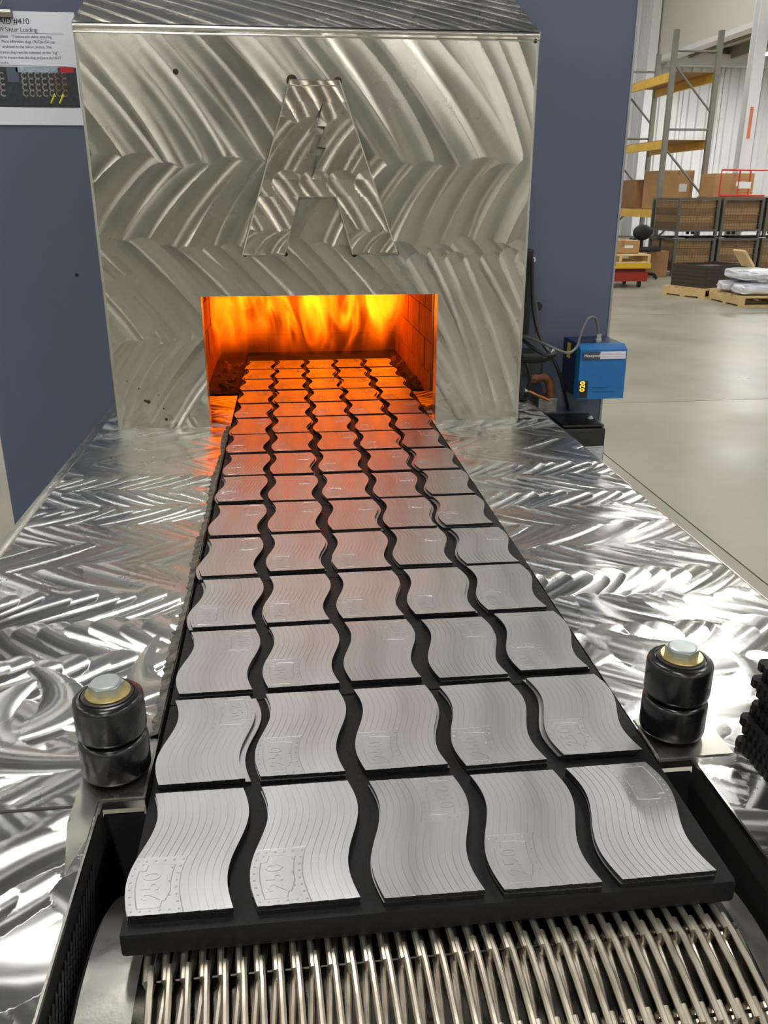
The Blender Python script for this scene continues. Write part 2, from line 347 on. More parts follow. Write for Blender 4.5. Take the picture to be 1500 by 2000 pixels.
# ---- flames: a real volume of burning gas in the mouth
def flame_mat():
    m = bpy.data.materials.new('flame_gas'); m.use_nodes = True; nt = m.node_tree; L = nt.links.new
    for n in list(nt.nodes): nt.nodes.remove(n)
    out = nt.nodes.new('ShaderNodeOutputMaterial'); em = nt.nodes.new('ShaderNodeEmission'); L(em.outputs[0], out.inputs['Volume'])
    tc = nt.nodes.new('ShaderNodeTexCoord')
    def mapping(scale):
        mp = nt.nodes.new('ShaderNodeMapping'); mp.inputs['Scale'].default_value = scale; L(tc.outputs['Object'], mp.inputs['Vector']); return mp
    def noise(scale, sc, det, dist):
        n = nt.nodes.new('ShaderNodeTexNoise'); n.inputs['Scale'].default_value = sc; n.inputs['Detail'].default_value = det; n.inputs['Distortion'].default_value = dist
        L(mapping(scale).outputs[0], n.inputs['Vector']); return n
    def math_(op, a, b=None, clamp=False):
        n = nt.nodes.new('ShaderNodeMath'); n.operation = op; n.use_clamp = clamp
        for i, x in enumerate((a, b)):
            if x is None: continue
            if isinstance(x, (int, float)): n.inputs[i].default_value = x
            else: L(x, n.inputs[i])
        return n.outputs[0]
    def rng_(x, a, b, c=0., d=1.):
        n = nt.nodes.new('ShaderNodeMapRange'); n.interpolation_type = 'SMOOTHSTEP'
        for k, val in zip(('From Min', 'From Max', 'To Min', 'To Max'), (a, b, c, d)): n.inputs[k].default_value = val
        L(x, n.inputs['Value']); return n.outputs['Result']
    nA = noise((1, .3, .45), 6, 1.5, 1.5); nB = noise((1, .25, .4), 11, 1, 1.4); nC = noise((1, .3, .5), 5, 1, .4)
    ridge = math_('POWER', math_('SUBTRACT', 1, math_('ABSOLUTE', math_('MULTIPLY', math_('SUBTRACT', nA.outputs['Fac'], .5), 13)), True), 1.6)
    ridge2 = math_('POWER', math_('SUBTRACT', 1, math_('ABSOLUTE', math_('MULTIPLY', math_('SUBTRACT', nB.outputs['Fac'], .5), 12)), True), 1.6)
    body = rng_(nC.outputs['Fac'], .38, .66)
    sep = nt.nodes.new('ShaderNodeSeparateXYZ'); L(tc.outputs['Object'], sep.inputs[0])
    lift = math_('ADD', sep.outputs['Z'], math_('MULTIPLY', nA.outputs['Fac'], -.16))
    base = rng_(lift, -.085, .075)
    topm = rng_(sep.outputs['Z'], .1, .26, 0, 1)
    tot = math_('ADD', math_('ADD', math_('MULTIPLY', ridge, 2.3), math_('MULTIPLY', ridge2, 1.1)), math_('MULTIPLY', body, .9))
    tot = math_('ADD', tot, math_('ADD', math_('MULTIPLY', topm, .4), .06))
    tot = math_('MULTIPLY', tot, base)
    L(math_('MULTIPLY', tot, 10.5), em.inputs['Strength'])
    mixc = nt.nodes.new('ShaderNodeMix'); mixc.data_type = 'RGBA'
    mixc.inputs['A'].default_value = (1, .10, .001, 1); mixc.inputs['B'].default_value = (1, .19, .003, 1)
    L(rng_(tot, .2, 2.0), mixc.inputs['Factor']); L(mixc.outputs['Result'], em.inputs['Color'])
    return m
flm = tag(MB().box(MX0+.004, MX1-.012, 2.335, 2.54, -.004, .40).build('flame', flame_mat()), 'sheet of bright orange flames burning across the furnace mouth', 'flame')
# ================================================================ HOOD
HX0, HX1, HY, HZ = -.344, .4685, 1.664, .694
OX0, OX1, OZ = -.1635, .2925, .2415; TZ = -.012
hd = thing('furnace_hood', 'ground stainless steel hood with a raised letter A over the furnace mouth', 'hood', (.062, 1.8, TZ))
def hood_strokes():
    L = []
    def band(xs, ztop, zbot, ang, wd, cv, jitter=.008, order=1):
        for x in xs[::order]:
            a = ang(x)+random.uniform(-.05, .05); ln = (ztop-zbot)/abs(math.sin(a))*random.uniform(.92, 1.06)
            zz = ztop+random.uniform(-jitter, jitter)
            L.append(((x+random.uniform(-.006, .006), zz), a, ln, wd*random.uniform(.9, 1.15), cv*random.uniform(.5, 1.5), random.uniform(1.05, 1.45), .02))
    # lowest layer: right side and bottom
    band(np.arange(-.5, .6, .04), .25, -.02, lambda x: R(-55), .062, -.006)
    band(np.arange(-.60, .50, .047), .70, .46, lambda x: R(-50-28*max(0, (x-.2)/.27)), .074, -.012, order=-1)
    band(np.arange(-.36, .56, .052), .452, .30, lambda x: R(-128+(x*20)), .072, .010)
    band(np.arange(-.50, .50, .040), .315, .17, lambda x: R(-48-22*max(0, x)), .056, -.006, order=-1)
    band(np.arange(.26, .60, .034), .30, .02, lambda x: R(-66), .05, -.008)
    band(np.arange(-.33, -.10, .030), .142, -.03, lambda x: R(-110-20*(x+.33)/.2), .05, .010)
    return L
hx = axis_pts([HX0+.006, OX0, OX1, HX1-.006], .0017); hz = axis_pts([TZ, OZ, HZ-.006], .0017)
fd = new_field((len(hz), len(hx)), R(60))
UU, VV = strokes_on_grid(fd, hx, hz, hood_strokes())
ground_mesh('front_sheet', M_HOOD, hd, UU, VV, fd, lambda u, v: np.stack([u, np.full_like(u, HY), v], -1), (1,0,0), (0,0,1),
            keep=lambda u, v: ~((u > OX0) & (u < OX1) & (v < OZ)))
# rounded bends down the sides and along the top seam
def bend(pts0, pts1):
    return MB().add([p for p in pts0]+[p for p in pts1], [(i, i+1, i+1+len(pts0), i+len(pts0)) for i in range(len(pts0)-1)])
arc = [(.006*(1-math.cos(R(a))), .006*(1-math.sin(R(a)))) for a in (0, 22, 45, 67, 90)]
for sx, xe in ((1, HX0), (-1, HX1)):
    pts = [(xe+sx*.006*(1-math.sin(R(a))), HY+.006*(1-math.cos(R(a)))) for a in (0, 20, 45, 70, 90)]
    pts.append((xe, PY-.002))
    bend([(x, y, TZ) for x, y in pts], [(x, y, HZ) for x, y in pts]).build('side_sheet', steel, hd, True)
# roof
ROOF_A = R(24); RL = (PY-HY-.006)/math.cos(ROOF_A)
ru = axis_pts([HX0+.001, HX1-.001], .003); rv = axis_pts([0, RL], .003)
fd = new_field((len(rv), len(ru)), R(60))
rs = [((x, .32), R(-38), .46, .07, -.02, 1.2, .03) for x in np.arange(-.75, .5, .055)]
UU, VV = strokes_on_grid(fd, ru, rv, rs)
ground_mesh('roof_sheet', M_HOOD, hd, UU, VV, fd, lambda u, v: np.stack([u, HY+.004+v*math.cos(ROOF_A), HZ+.002+v*math.sin(ROOF_A)], -1), (1,0,0), (0, math.cos(ROOF_A), math.sin(ROOF_A)))
for xe in (HX0, HX1):
    MB().prism([(HY+.004, HZ-.01), (PY-.002, HZ-.01), (PY-.002, HZ+.001+RL*math.sin(ROOF_A)), (HY+.004, HZ+.002)], xe-.0008, xe+.0008, 'x').build('gable', steel, hd)
MB().tube([(HX0+.002, HY+.002, HZ-.004), (HX1-.002, HY+.002, HZ-.004)], .0045, 10).build('seam', edge_bright, hd, True)
MB().tube([(HX0+.002, HY+.001, HZ-.013), (HX1-.002, HY+.001, HZ-.013)], .0022, 8).build('seam', edge_bright, hd, True)
# returns of the mouth
for x0, x1 in ((OX0-.0015, OX0), (OX1, OX1+.0015)): MB().box(x0, x1, HY+.0005, HY+.035, TZ, OZ).build('jamb', steel, hd)
MB().box(OX0, OX1, HY+.0005, HY+.035, OZ, OZ+.0015).build('lintel', steel, hd)
for x0, x1 in ((HX0+.008, OX0-.002), (OX1+.002, HX1-.008)): MB().box(x0, x1, HY+.03, HY+.036, TZ, HZ-.02).build('inner_sheet', steel, hd)
MB().box(OX0-.002, OX1+.002, HY+.03, HY+.036, OZ+.002, HZ-.02).build('inner_sheet', steel, hd)
for x0, x1 in ((HX0+.008, MX0+.002), (MX1-.002, HX1-.008)): MB().box(x0, x1, PY-.010, PY-.002, TZ, HZ-.02).build('mouth_liner', brick_m, hd)
MB().box(MX0, MX1, PY-.010, PY-.002, MZ1-.03, HZ-.02).build('mouth_liner', brick_m, hd)
# raised letter A with lightning cut-out
AY = HY-.014
def A_(u, v): q = at(u, v, AY); return (q.x, q.z)
TL, TR = A_(567, 157), A_(662, 158); BL0, BL1 = A_(475, 497), A_(555, 499); IC0, IC1 = A_(583, 384), A_(658, 384); BR0, BR1 = A_(690, 499), A_(775, 497)
TL = (TL[0], TR[1]); BLz = BL0[1]; Iz = IC0[1]; BL1 = (BL1[0], BLz); BR0 = (BR0[0], BLz); BR1 = (BR1[0], BLz)
bl = [A_(*p) for p in [(631.6,199), (602.8,259), (616.5,260), (603.3,299), (616.5,300), (607.8,350)]]
br = [A_(*p) for p in [(631.6,199), (620.5,246), (635,247), (622,286.5), (637,288.7), (607.8,350)]]
lerp = lambda p, q, z: p[0]+(q[0]-p[0])*(z-p[1])/(q[1]-p[1])
oL = lambda z: lerp(TL, BL0, z); oR = lambda z: lerp(TR, BR1, z)
def pl(poly, z):
    for p, q in zip(poly[:-1], poly[1:]):
        if p[1] >= z >= q[1]: return lerp(p, q, z)
    return poly[-1][0]
zt, zb = bl[0][1], bl[-1][1]
patches = [([TL[1], zt], oL, oR), ([p[1] for p in bl], oL, lambda z: pl(bl, z)), ([p[1] for p in br], lambda z: pl(br, z), oR), ([zb, Iz], oL, oR),
           ([Iz, BLz], oL, lambda z: lerp(IC0, BL1, z)), ([Iz, BLz], lambda z: lerp(IC1, BR0, z), oR)]
a_strokes = [((x, .625), R(-60), .13, .06, -.006, 1.25, .02) for x in np.arange(-.04, .14, .05)]+[((x, .525), R(-128), .12, .06, .006, 1.25, .02) for x in np.arange(.0, .28, .055)]\
    +[((x, .44), R(-57), .15, .055, -.006, 1.25, .02) for x in np.arange(-.14, .20, .05)]+[((x, .345), R(-140), .05, .04, .004, 1.25, .02) for x in np.arange(-.06, .24, .034)]
letter = link('letter_a', None, (.064, AY, BLz), hd)
for k, (zs, fl_, fr_) in enumerate(patches):
    zz = axis_pts(list(zs)[::-1], .002); n = 70
    t_ = np.linspace(0, 1, n); U = np.array([[fl_(z)+(fr_(z)-fl_(z))*t for t in t_] for z in zz]); V = np.repeat(zz[:,None], n, 1)
    fd = new_field(U.shape, R(60))
    for p0, th, ln, wd, cv, fan, dish in a_strokes: stroke(fd, U, V, p0, th, ln, wd, cv, fan, dish)
    ground_mesh('face', M_LETTER, letter, U, V, fd, lambda u, v: np.stack([u, np.full_like(u, AY), v], -1), (1,0,0), (0,0,1))
def wall_loop(poly, y0, y1):
    n = len(poly); return MB().add([(x, y0, z) for x, z in poly]+[(x, y1, z) for x, z in poly], [(i, (i+1) % n, (i+1) % n+n, i+n) for i in range(n)])
def inset(poly, d):         # offset a clockwise outline outwards by d
    out = []; n = len(poly)
    for i in range(n):
        a, b, c = Vector(poly[i-1]), Vector(poly[i]), Vector(poly[(i+1) % n])
        n0 = Vector((-(b-a).y, (b-a).x)).normalized(); n1 = Vector((-(c-b).y, (c-b).x)).normalized(); m = (n0+n1).normalized()
        out.append(tuple(b+m*d/max(.35, m.dot(n0))))
    return out
outl = [TL, TR, BR1, BR0, IC1, IC0, BL1, BL0]; outl2 = inset(outl, .0022)
MB().add([(x, AY, z) for x, z in outl]+[(x, AY+.0022, z) for x, z in outl2], [(i, (i+1) % 8, (i+1) % 8+8, i+8) for i in range(8)]).build('chamfer', edge_bright, letter)
wall_loop(outl2, AY+.0022, HY-.0003).build('rim', mat('dull_rim', (120,114,104), .5, 1), letter)
wall_loop(bl+br[1:-1][::-1], AY, HY-.0003).build('bolt_rim', mat('dull_rim'), letter)
MB().prism([(AY-.0012, TL[1]-.0085), (AY+.006, TL[1]+.0015), (AY+.006, TL[1]-.0085)], TL[0], TR[0], 'x').build('top_lip', edge_bright, letter)
for p0, p1 in ((BL0, BL1), (BR0, BR1)): MB().prism([(AY-.003, BLz-.001), (AY+.004, BLz+.005), (AY+.004, BLz-.001)], p0[0], p1[0], 'x').build('foot_lip', edge_bright, letter)
burn = mat('burnt_weld', (46,32,20), .7, .3, noise=.5, nscale=300)
for (x, z), rr in ((TL, .010), ((TR[0]-.004, TR[1]), .007), (BL0, .004), (BL1, .004), (BR0, .006), (BR1, .003)):
    MB().lathe([(rr, 0), (rr*.7, -.0014), (rr*.3, -.002)], (x+.003, HY-.0002, z+(.001 if z > .5 else -.001)), 14, 'y').build('weld_burn', burn, hd, True)
for u, v, rr in ((343,140,.005),(290,785,.004),(284,783,.003),(325,819,.003),(271,759,.0018),(320,798,.0018),(310,772,.0014),(248,744,.0014),(1046,80,.004)):
    q = at(u, v, HY); MB().lathe([(rr, 0), (rr*.8, -.0006), (rr*.3, -.001)], (q.x, HY-.0001, q.z), 9, 'y').build('soot_fleck', burn, hd)
# ================================================================ CONVEYOR TABLE
DX0, DX1 = -.378, .531; CX0, CX1 = -.1235, .2865; SX0, SX1, SY = -.156, .3165, .542; DY0, DY1 = .18, 1.9415
tb = thing('conveyor_table', 'ground stainless steel conveyor table running up to the furnace hood', 'table', (.08, 1.1, ZF))
def deck_strokes(x0, x1):
    L = []; yb = 1.93; k = 0
    while yb > .1:
        hgt = .074; sgn = 1 if k % 2 else -1
        for x in np.arange(x0-.06, x1+.06, .026)[::-1 if k % 3 else 1]:
            a = R(-90+sgn*52+random.uniform(-7, 7)); ln = hgt/abs(math.sin(a))*random.uniform(.95, 1.12)
            L.append(((x+random.uniform(-.006, .006)-sgn*0, yb+random.uniform(-.006, .010)), a, ln, .040*random.uniform(.85, 1.2), sgn*.006*random.uniform(.2, 1.4), random.uniform(1.0, 1.45), .012))
        yb -= hgt; k += 1
    for i in range(22):  # stray polishing swirls near the front
        L.append(((random.uniform(x0, x1), random.uniform(.2, .75)), random.uniform(-3.1, 0), random.uniform(.05, .12), .05, random.uniform(-.03, .03), random.uniform(.8, 1.4), .015))
    return L
for nm, x0, x1, cut in (('deck_sheet', DX0, CX0, SX0), ('deck_sheet', CX1, DX1, SX1)):
    us = axis_pts(sorted([x0, x1, cut]), .0017); vv = axis_pts([DY0, SY, DY1], .0020)
    fd = new_field((len(vv), len(us)), R(20)); UU, VV = strokes_on_grid(fd, us, vv, deck_strokes(x0, x1))
    lo, hi = (SX0, 9) if cut == SX0 else (-9, SX1)
    ground_mesh(nm, M_DECK, tb, UU, VV, fd, lambda u, v: np.stack([u, v, np.full_like(u, TZ)], -1), (1,0,0), (0,1,0), keep=lambda u, v: ~((u > lo) & (u < hi) & (v < SY)))
# rolled left edge, right flange, linings
pts = [(DX0-.034*math.sin(R(a)), TZ-.034*(1-math.cos(R(a)))) for a in range(0, 91, 10)]+[(DX0-.034, -.30)]
bend([(x, DY0, z) for x, z in pts], [(x, DY1, z) for x, z in pts]).build('rolled_edge', steel, tb, True)
MB().tube([(DX0, DY0, TZ-.0005), (DX0, DY1, TZ-.0005)], .0014, 6).build('edge_bead', edge_bright, tb, True)
MB().box(DX1, DX1+.002, DY0, DY1, -.25, TZ+.0006).build('side_flange', edge_bright, tb)
for x0, x1 in ((CX0-.0015, CX0), (CX1, CX1+.0015)): MB().box(x0, x1, SY, DY1, -.06, TZ-.0004).build('channel_wall', steel, tb)
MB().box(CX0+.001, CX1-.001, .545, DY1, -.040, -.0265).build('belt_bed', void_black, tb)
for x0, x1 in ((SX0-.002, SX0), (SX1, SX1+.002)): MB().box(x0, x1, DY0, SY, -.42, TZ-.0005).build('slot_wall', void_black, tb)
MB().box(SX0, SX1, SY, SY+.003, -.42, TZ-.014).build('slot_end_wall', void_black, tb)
MB().box(SX0-.002, CX0, SY-.002, SY+.001, TZ-.006, TZ+.0005).build('slot_lip', edge_bright, tb)
MB().box(CX1, SX1+.002, SY-.002, SY+.001, TZ-.006, TZ+.0005).build('slot_lip', edge_bright, tb)
MB().box(SX1-.0005, SX1+.0012, DY0, SY, TZ-.003, TZ+.0008).build('slot_lip', edge_bright, tb)
MB().box(SX0-.0012, SX0+.0005, DY0, SY, TZ-.003, TZ+.0008).build('slot_lip', edge_bright, tb)
# the mounting plate seam by the rollers
MB().box(-.40+.03, -.176, SY-.004, SY-.0022, TZ, TZ+.0007).build('sheet_seam', mat('dark_seam', (70,68,64), .6, .6), tb)
MB().prism([(-.176, .60), (CX0-.002, .60), (CX0-.002, SY+.002), (SX0-.002, SY+.002), (SX0-.002, .50), (-.166, .47), (-.176, .52)], TZ+.0002, TZ+.0012).build('mount_plate', steel, tb)
MB().box(CX1+.002, .352, SY+.002, .60, TZ+.0002, TZ+.0012).build('mount_plate', steel, tb)
grime = mat('grimy_edge', (92,88,80), .75, .4, noise=.75, nscale=70, bump=.8, bscale=220)
# dirt-caked strip along the belt, ragged outline
ys = np.arange(.62, 1.66, .005); lft = [-.1315+random.uniform(-.003, .002)+.002*math.sin(y*23) for y in ys]
mbs = MB(); n = len(ys)
vs_ = [(x, y, TZ+.0015) for x, y in zip(lft, ys)]+[(CX0-.0005, y, TZ+.004+random.uniform(-.001, .001)) for y in ys]+[(x, y, TZ) for x, y in zip(lft, ys)]+[(CX0-.0005, y, TZ) for y in ys]
mbs.add(vs_, [(i, i+1, i+1+n, i+n) for i in range(n-1)]+[(i, i+1, i+1+2*n, i+2*n) for i in range(n-1)]+[(i+n, i+1+n, i+1+3*n, i+3*n) for i in range(n-1)]).build('grime_strip', grime, tb)
# expanded metal guard on the slot's inner wall
gm = MB()
for i in range(-14, 40):
    for s in (-1, 1):
        y0 = .27+i*.0075; a, b = (y0, -.028), (y0+s*.055, -.14)
        if min(a[0], b[0]) > .285 and max(a[0], b[0]) < .50: gm.tube([(SX0+.0015, a[0], a[1]), (SX0+.0015, b[0], b[1])], .0009, 4)
gd = gm.build('expanded_guard', mat('dark_guard', (62,60,66), .5, .5), tb)
# legs
for x in (-.36, .49):
    for y in (.28, 1.8): MB().box(x, x+.04, y, y+.04, ZF, TZ-.004).build('leg', steel, tb)
# ================================================================ DRUM AND BELT
DRX0, DRX1, DRY, DRR, DRZT = -.1475, .303, .41, .165, -.0418
DRZ = DRZT-DRR
BX0, BX1, PITCH_R, NC = -.107, .277, .052, 34
dr = thing('belt_drum', 'worn grey steel end drum under the wire belt', 'drum', (.078, DRY, DRZ-DRR))
MB().lathe([(.03, DRX0), (DRR-.004, DRX0), (DRR, DRX0+.003), (DRR, DRX1-.003), (DRR-.004, DRX1), (.03, DRX1)], (0, DRY, DRZ), 96, 'x').build('shell', drum_m, dr, True)
MB().lathe([(DRR-.001, BX0-.004), (DRR+.0006, BX0-.003), (DRR+.0006, BX1+.008), (DRR-.001, BX1+.009)], (0, DRY, DRZ), 96, 'x').build('belt_band', mat('dark_band', (66,64,60), .35, 1, noise=.5, nscale=40, rvar=.15), dr, True)  # drum surface under the belt, coloured darker than its ends
MB().lathe([(.02, DRX0-.03+.024), (.02, DRX1+.006)], (0, DRY, DRZ), 20, 'x').build('axle', steel, dr, True)
bt = thing('wire_belt', 'bare spiral wire mesh belt wrapping over the end drum', 'belt', (.085, .40, -.06))
def on_drum(s, lift):       # s: arc length from the top towards the viewer
    if s < 0: return (DRY-s, DRZT+lift)
    a = s/(DRR+.005); rr = DRR+lift; return (DRY-rr*math.sin(a), DRZ+rr*math.cos(a))
pc = (BX1-BX0)/NC
for row in range(-1, 7):
    s0 = .012-.052+row*PITCH_R-.0045; s1 = s0+PITCH_R+.009; pts = []
    N_ = 12; off = (row % 2)*pc*.5
    for c in range(NC):
        for k in range(N_):
            t = k/N_; x = BX0+off+(c+t)*pc
            ph = 2*math.pi*t
            ss = (s0+s1)/2-(s1-s0)/2*max(-1, min(1, 1.16*math.cos(ph)))
            lift = .0082+.0050*max(-1, min(1, 1.9*math.sin(ph)))
            y, z = on_drum(ss, lift); pts.append((x, y, z))
    MB().tube(pts, .0023, 8).build('spiral_wire', wire, bt, True)
    y, z = on_drum(s1-.0045, .0062)
    MB().tube([(BX0+.001, y, z), (BX1+pc*.5-.001, y, z)], .0010, 6).build('cross_rod', mat('dark_rod', (70,66,60), .4, 1), bt, True)  # rods in a dark metal so they recede between the wires
# ================================================================ GRAPHITE TRAYS
tray_me = None
ordn = ['first','second','third','fourth','fifth','sixth','seventh','eighth','ninth','tenth','eleventh','twelfth','thirteenth','fourteenth','fifteenth','sixteenth']
PZ = -.0073
for j in range(8):
    y0 = .4085+j*.2542; dx = 0 if j == 0 else random.uniform(-.0012, .0012)
    t = MB().cbox(-.1195+dx, .2833+dx, y0, y0+.2532, -.0257, PZ, .0035).build('graphite_tray', black_iron, None, True)
    tag(t, f'flat black graphite tray, {ordn[j]} tray from the bare wire belt', 'tray', 'black trays carrying the wavy plates')
# ================================================================ WAVY FLAG PLATES
TW, TLN, THK, AMP, NS = .0655, .1155, .0035, .0056, 13
wave = lambda y: AMP*math.sin(2*math.pi*(TLN/2-y)/TLN)
def flag_mesh():
    sw = TW/NS; cols = []          # (x, z offset, in canton columns)
    for i in range(NS):
        x = -TW/2+i*sw; cols += [(x+.00012, -.00003, i), (x+sw-.00016, -.00022, i), (x+sw-.00010, -.00042, i), (x+sw+.00004, -.00042, i)]
    cols[-1] = (TW/2, -.0004, NS-1); cols[-2] = (TW/2-.0001, -.0004, NS-1)
    cx, cy = -TW/2+6*sw, TLN/2-.049
    ysn = sorted(set([round(-TLN/2+TLN*k/26, 6) for k in range(27)]+[cy-.0003, cy+.0003]))
    vs = []; nc = len(cols); fs = []
    for y in ysn:
        for x, dz, i in cols:
            yy = y
            if y <= -TLN/2+1e-6: yy = y-(.0002 if i % 2 else 0)
            if y >= TLN/2-1e-6: yy = y+(.0002 if i % 2 else 0)
            z = THK+dz
            if x > cx-.0001 and y > cy: z = THK-.00030
            vs.append((x+wave(y), yy, z))
    nr = len(ysn); fs = [(r*nc+c, r*nc+c+1, (r+1)*nc+c+1, (r+1)*nc+c) for r in range(nr-1) for c in range(nc-1)]
    # skirt and bottom
    per = [c for c in range(nc)]+[r*nc+nc-1 for r in range(1, nr)]+[(nr-1)*nc+c for c in range(nc-2, -1, -1)]+[r*nc for r in range(nr-2, 0, -1)]
    o = len(vs); vs += [(vs[p][0], vs[p][1], 0) for p in per]; k = len(per)
    fs += [(per[(a+1) % k], per[a], o+a, o+(a+1) % k) for a in range(k)]+[tuple(range(o, o+k))]
    me = bpy.data.meshes.new('flag_plate'); me.from_pydata(vs, [], fs); me.update(); me.materials.append(flag_metal); me.materials.append(flag_side)
    for p in me.polygons[(nr-1)*(nc-1):]: p.material_index = 1
    return me, cx, cy
flag_me, CXL, CYL = flag_mesh()
def waved(me): 
    for q in me.vertices: q.co.x += wave(q.co.y)
    return me
# numerals 250: read along the flag's hoist, glyph tops towards +x
nm_ = text_mesh('250', .0165, .00016, 1.05); xs0 = np.array([q.co[:] for q in nm_.vertices])
cxm, cym = (xs0[:,0].min()+xs0[:,0].max())/2, (xs0[:,1].min()+xs0[:,1].max())/2
for q in nm_.vertices:
    gx, gy = q.co.x-cxm, q.co.y-cym; q.co = Vector((CXL+.0195+gy, (CYL+TLN/2)/2+.001-gx, THK-.00012+q.co.z))
waved(nm_); nm_.materials.clear(); nm_.materials.append(flag_metal); nm_.name = 'numeral'
# studs in a double row round the canton
sb = MB(); px = []
for k in range(8): px += [(CXL+.0028, CYL+.003+k*.0061), (TW/2-.0026, CYL+.003+k*.0061)]
for k in range(1, 5): px += [(CXL+.0028+k*.0061, CYL+.003), (CXL+.0028+k*.0061, TLN/2-.003)]
px += [(CXL+.0075, CYL+.010), (CXL+.0075, CYL+.022), (CXL+.0075, CYL+.034), (TW/2-.007, CYL+.006)]
for x, y in px:
    r = .00085; sb.lathe([(r, 0), (r*.75, .00035), (r*.25, .0005)], (x+wave(y), y, THK-.0003), 7)
stud_me = bpy.data.meshes.new('studs'); stud_me.from_pydata(sb.v, [], sb.f); stud_me.materials.append(flag_metal)
# state-like outline ridge around the numerals
ol = [(.0065,.008), (.0065,.030), (.0105,.0385), (.0125,.0385), (.0145,.044), (.0290,.044), (.0290,.012), (.0245,.012), (.0245,.0065), (.0150,.0065), (.0065,.008)]
rb = MB()
for (a, b), (c, d) in zip(ol[:-1], ol[1:]):
    n = 4; rb.tube([(CXL+a+(c-a)*k/n+wave(CYL+b+(d-b)*k/n), CYL+b+(d-b)*k/n, THK-.00028) for k in range(n+1)], .00035, 4)
rb.tube([(CXL+.0008+wave(CYL+k*.0081), CYL+k*.0081, THK-.0002) for k in range(7)], .0003, 4)
ridge_me = bpy.data.meshes.new('outline_ridge'); ridge_me.from_pydata(rb.v, [], rb.f); ridge_me.materials.append(flag_metal)
ori = ['bbtbt', 'tbbbb', 'tbttb', 'bbbbb', 'tbbtt', 'ttttb', 'btbtt', 'btbtb', 'bbtbt', 'tbtbb', 'btbbt', 'tbbtb', 'bbttb', 'btbtb', 'tbbtb']
XCOL = [-.0793+.0793*i for i in range(5)]
for r_ in range(15):
    for c_ in range(5):
        x = XCOL[c_]+random.uniform(-.0022, .0022); y = .4725+.1273*r_+random.uniform(-.0035, .0035)
        rz = random.uniform(-.018, .018); flip = ori[r_][c_] == 'b'
        col = 5-c_
        fp_ = link('flag_plate', flag_me, (x, y, -.0035)); fp_.rotation_euler.z = rz+(math.pi if flip else 0)
        tag(fp_, f'wavy flag-relief metal plate, {ordn[r_]} row from wire belt, {ordn[col-1]} column from black stack', 'metal plate', 'wavy flag plates set out on the trays')
        for nme, me in (('numeral', nm_), ('stud', stud_me), ('outline_ridge', ridge_me)):
            ch = bpy.data.objects.new(nme, me); COL.objects.link(ch); ch.parent = fp_
            if nme == 'stud': ch['kind'] = 'stuff'
        ox, oy = (random.choice((-1, 1))*random.uniform(.0015, .0048), random.uniform(-.002, .0035)) if random.random() < .6 else (random.uniform(-.0008, .0008), random.uniform(-.001, .001))
        lo = link('backing_plate', flag_me, (x+ox, y+oy, -.0072)); lo.rotation_euler.z = rz+random.uniform(-.012, .012)
        tag(lo, f'wavy plate lying under a flag plate, {ordn[r_]} row from belt, {ordn[col-1]} column from black stack', 'metal plate', 'wavy plates stacked under the flag plates')
# ================================================================ GUIDE ROLLERS
def roller(x, y, rz, label):
    t = thing('guide_roller', label, 'roller', (x, y, TZ))
    z = TZ+.0015; r = .0268
    for k in range(2):
        b = z+.002+k*.0353
        MB().lathe([(r-.006, b), (r-.003, b+.0004), (r-.0006, b+.0025), (r, b+.005), (r, b+.0290), (r-.0006, b+.0315), (r-.003, b+.0336), (r-.006, b+.034), (r-.0065, b+.0332), (.008, b+.0332)], (x, y, 0), 48).build('roller_tyre', black_rubber, t, True)
    top = z+.0725
    MB().lathe([(r-.0075, top-.004), (r-.0072, top-.0005), (r-.009, top), (.006, top)], (x, y, 0), 40).build('bearing_cap', mat('bearing_cap', (44,38,38), .35, .2), t, True)
    MB().lathe([(.0168, top), (.0172, top+.0008), (.0168, top+.0018), (.006, top+.0018)], (x+.0006, y, 0), 36).build('washer', yzinc, t, True)
    hx_ = MB(); pr = [(.0134*math.cos(R(60*k)+rz), .0134*math.sin(R(60*k)+rz)) for k in range(6)]
    hx_.prism([(x+a, y+b) for a, b in pr], top+.0018, top+.0085)
    hx_.lathe([(.0116, top+.0085), (.0112, top+.0098), (.0100, top+.0103)], (x, y, 0), 24)
    hx_.build('hex_bolt', zinc, t)
    MB().lathe([(.009, z-.001), (.009, z+.003)], (x, y, 0), 20).build('spacer', steel, t); return t
roller(-.1500, .5775, R(12), 'black double guide roller with hex bolt on the side with the posted paper')
roller(.3135, .5800, R(32), 'black double guide roller with hex bolt beside the stack of black plates')
# ================================================================ STACK OF BLACK NOTCHED PLATES
zst = TZ; sx0 = .3625
for k in range(11):
    th = random.uniform(.0066, .0080); rz = R(random.uniform(-2, 2)); poly = []; nt_ = 21
    for i in range(nt_):
        y = i*.007; poly += [(0, y), (.0013, y+.0003), (.0013, y+.0035), (0, y+.0038)]
    poly = poly+[(0, .149), (.004, .1525)]+sum([[(.012+i*.016, .1525), (.012+i*.016, .149), (.020+i*.016, .149), (.020+i*.016, .1525)] for i in range(6)], [])+[(.115, .1525), (.115, 0)]
    Mx = Matrix.Translation((sx0+random.uniform(-.0025, .0045), .402+random.uniform(-.004, .005), 0)) @ Matrix.Rotation(rz, 4, 'Z')
    pk = MB().prism(poly, zst+.0001, zst+th, 'z', Mx).build('notched_plate', black_iron)
    tag(pk, f'black plate with notched edge, {ordn[k]} from the bottom of the stack beside roller', 'black plate', 'stack of black notched plates on the table')
    zst += th
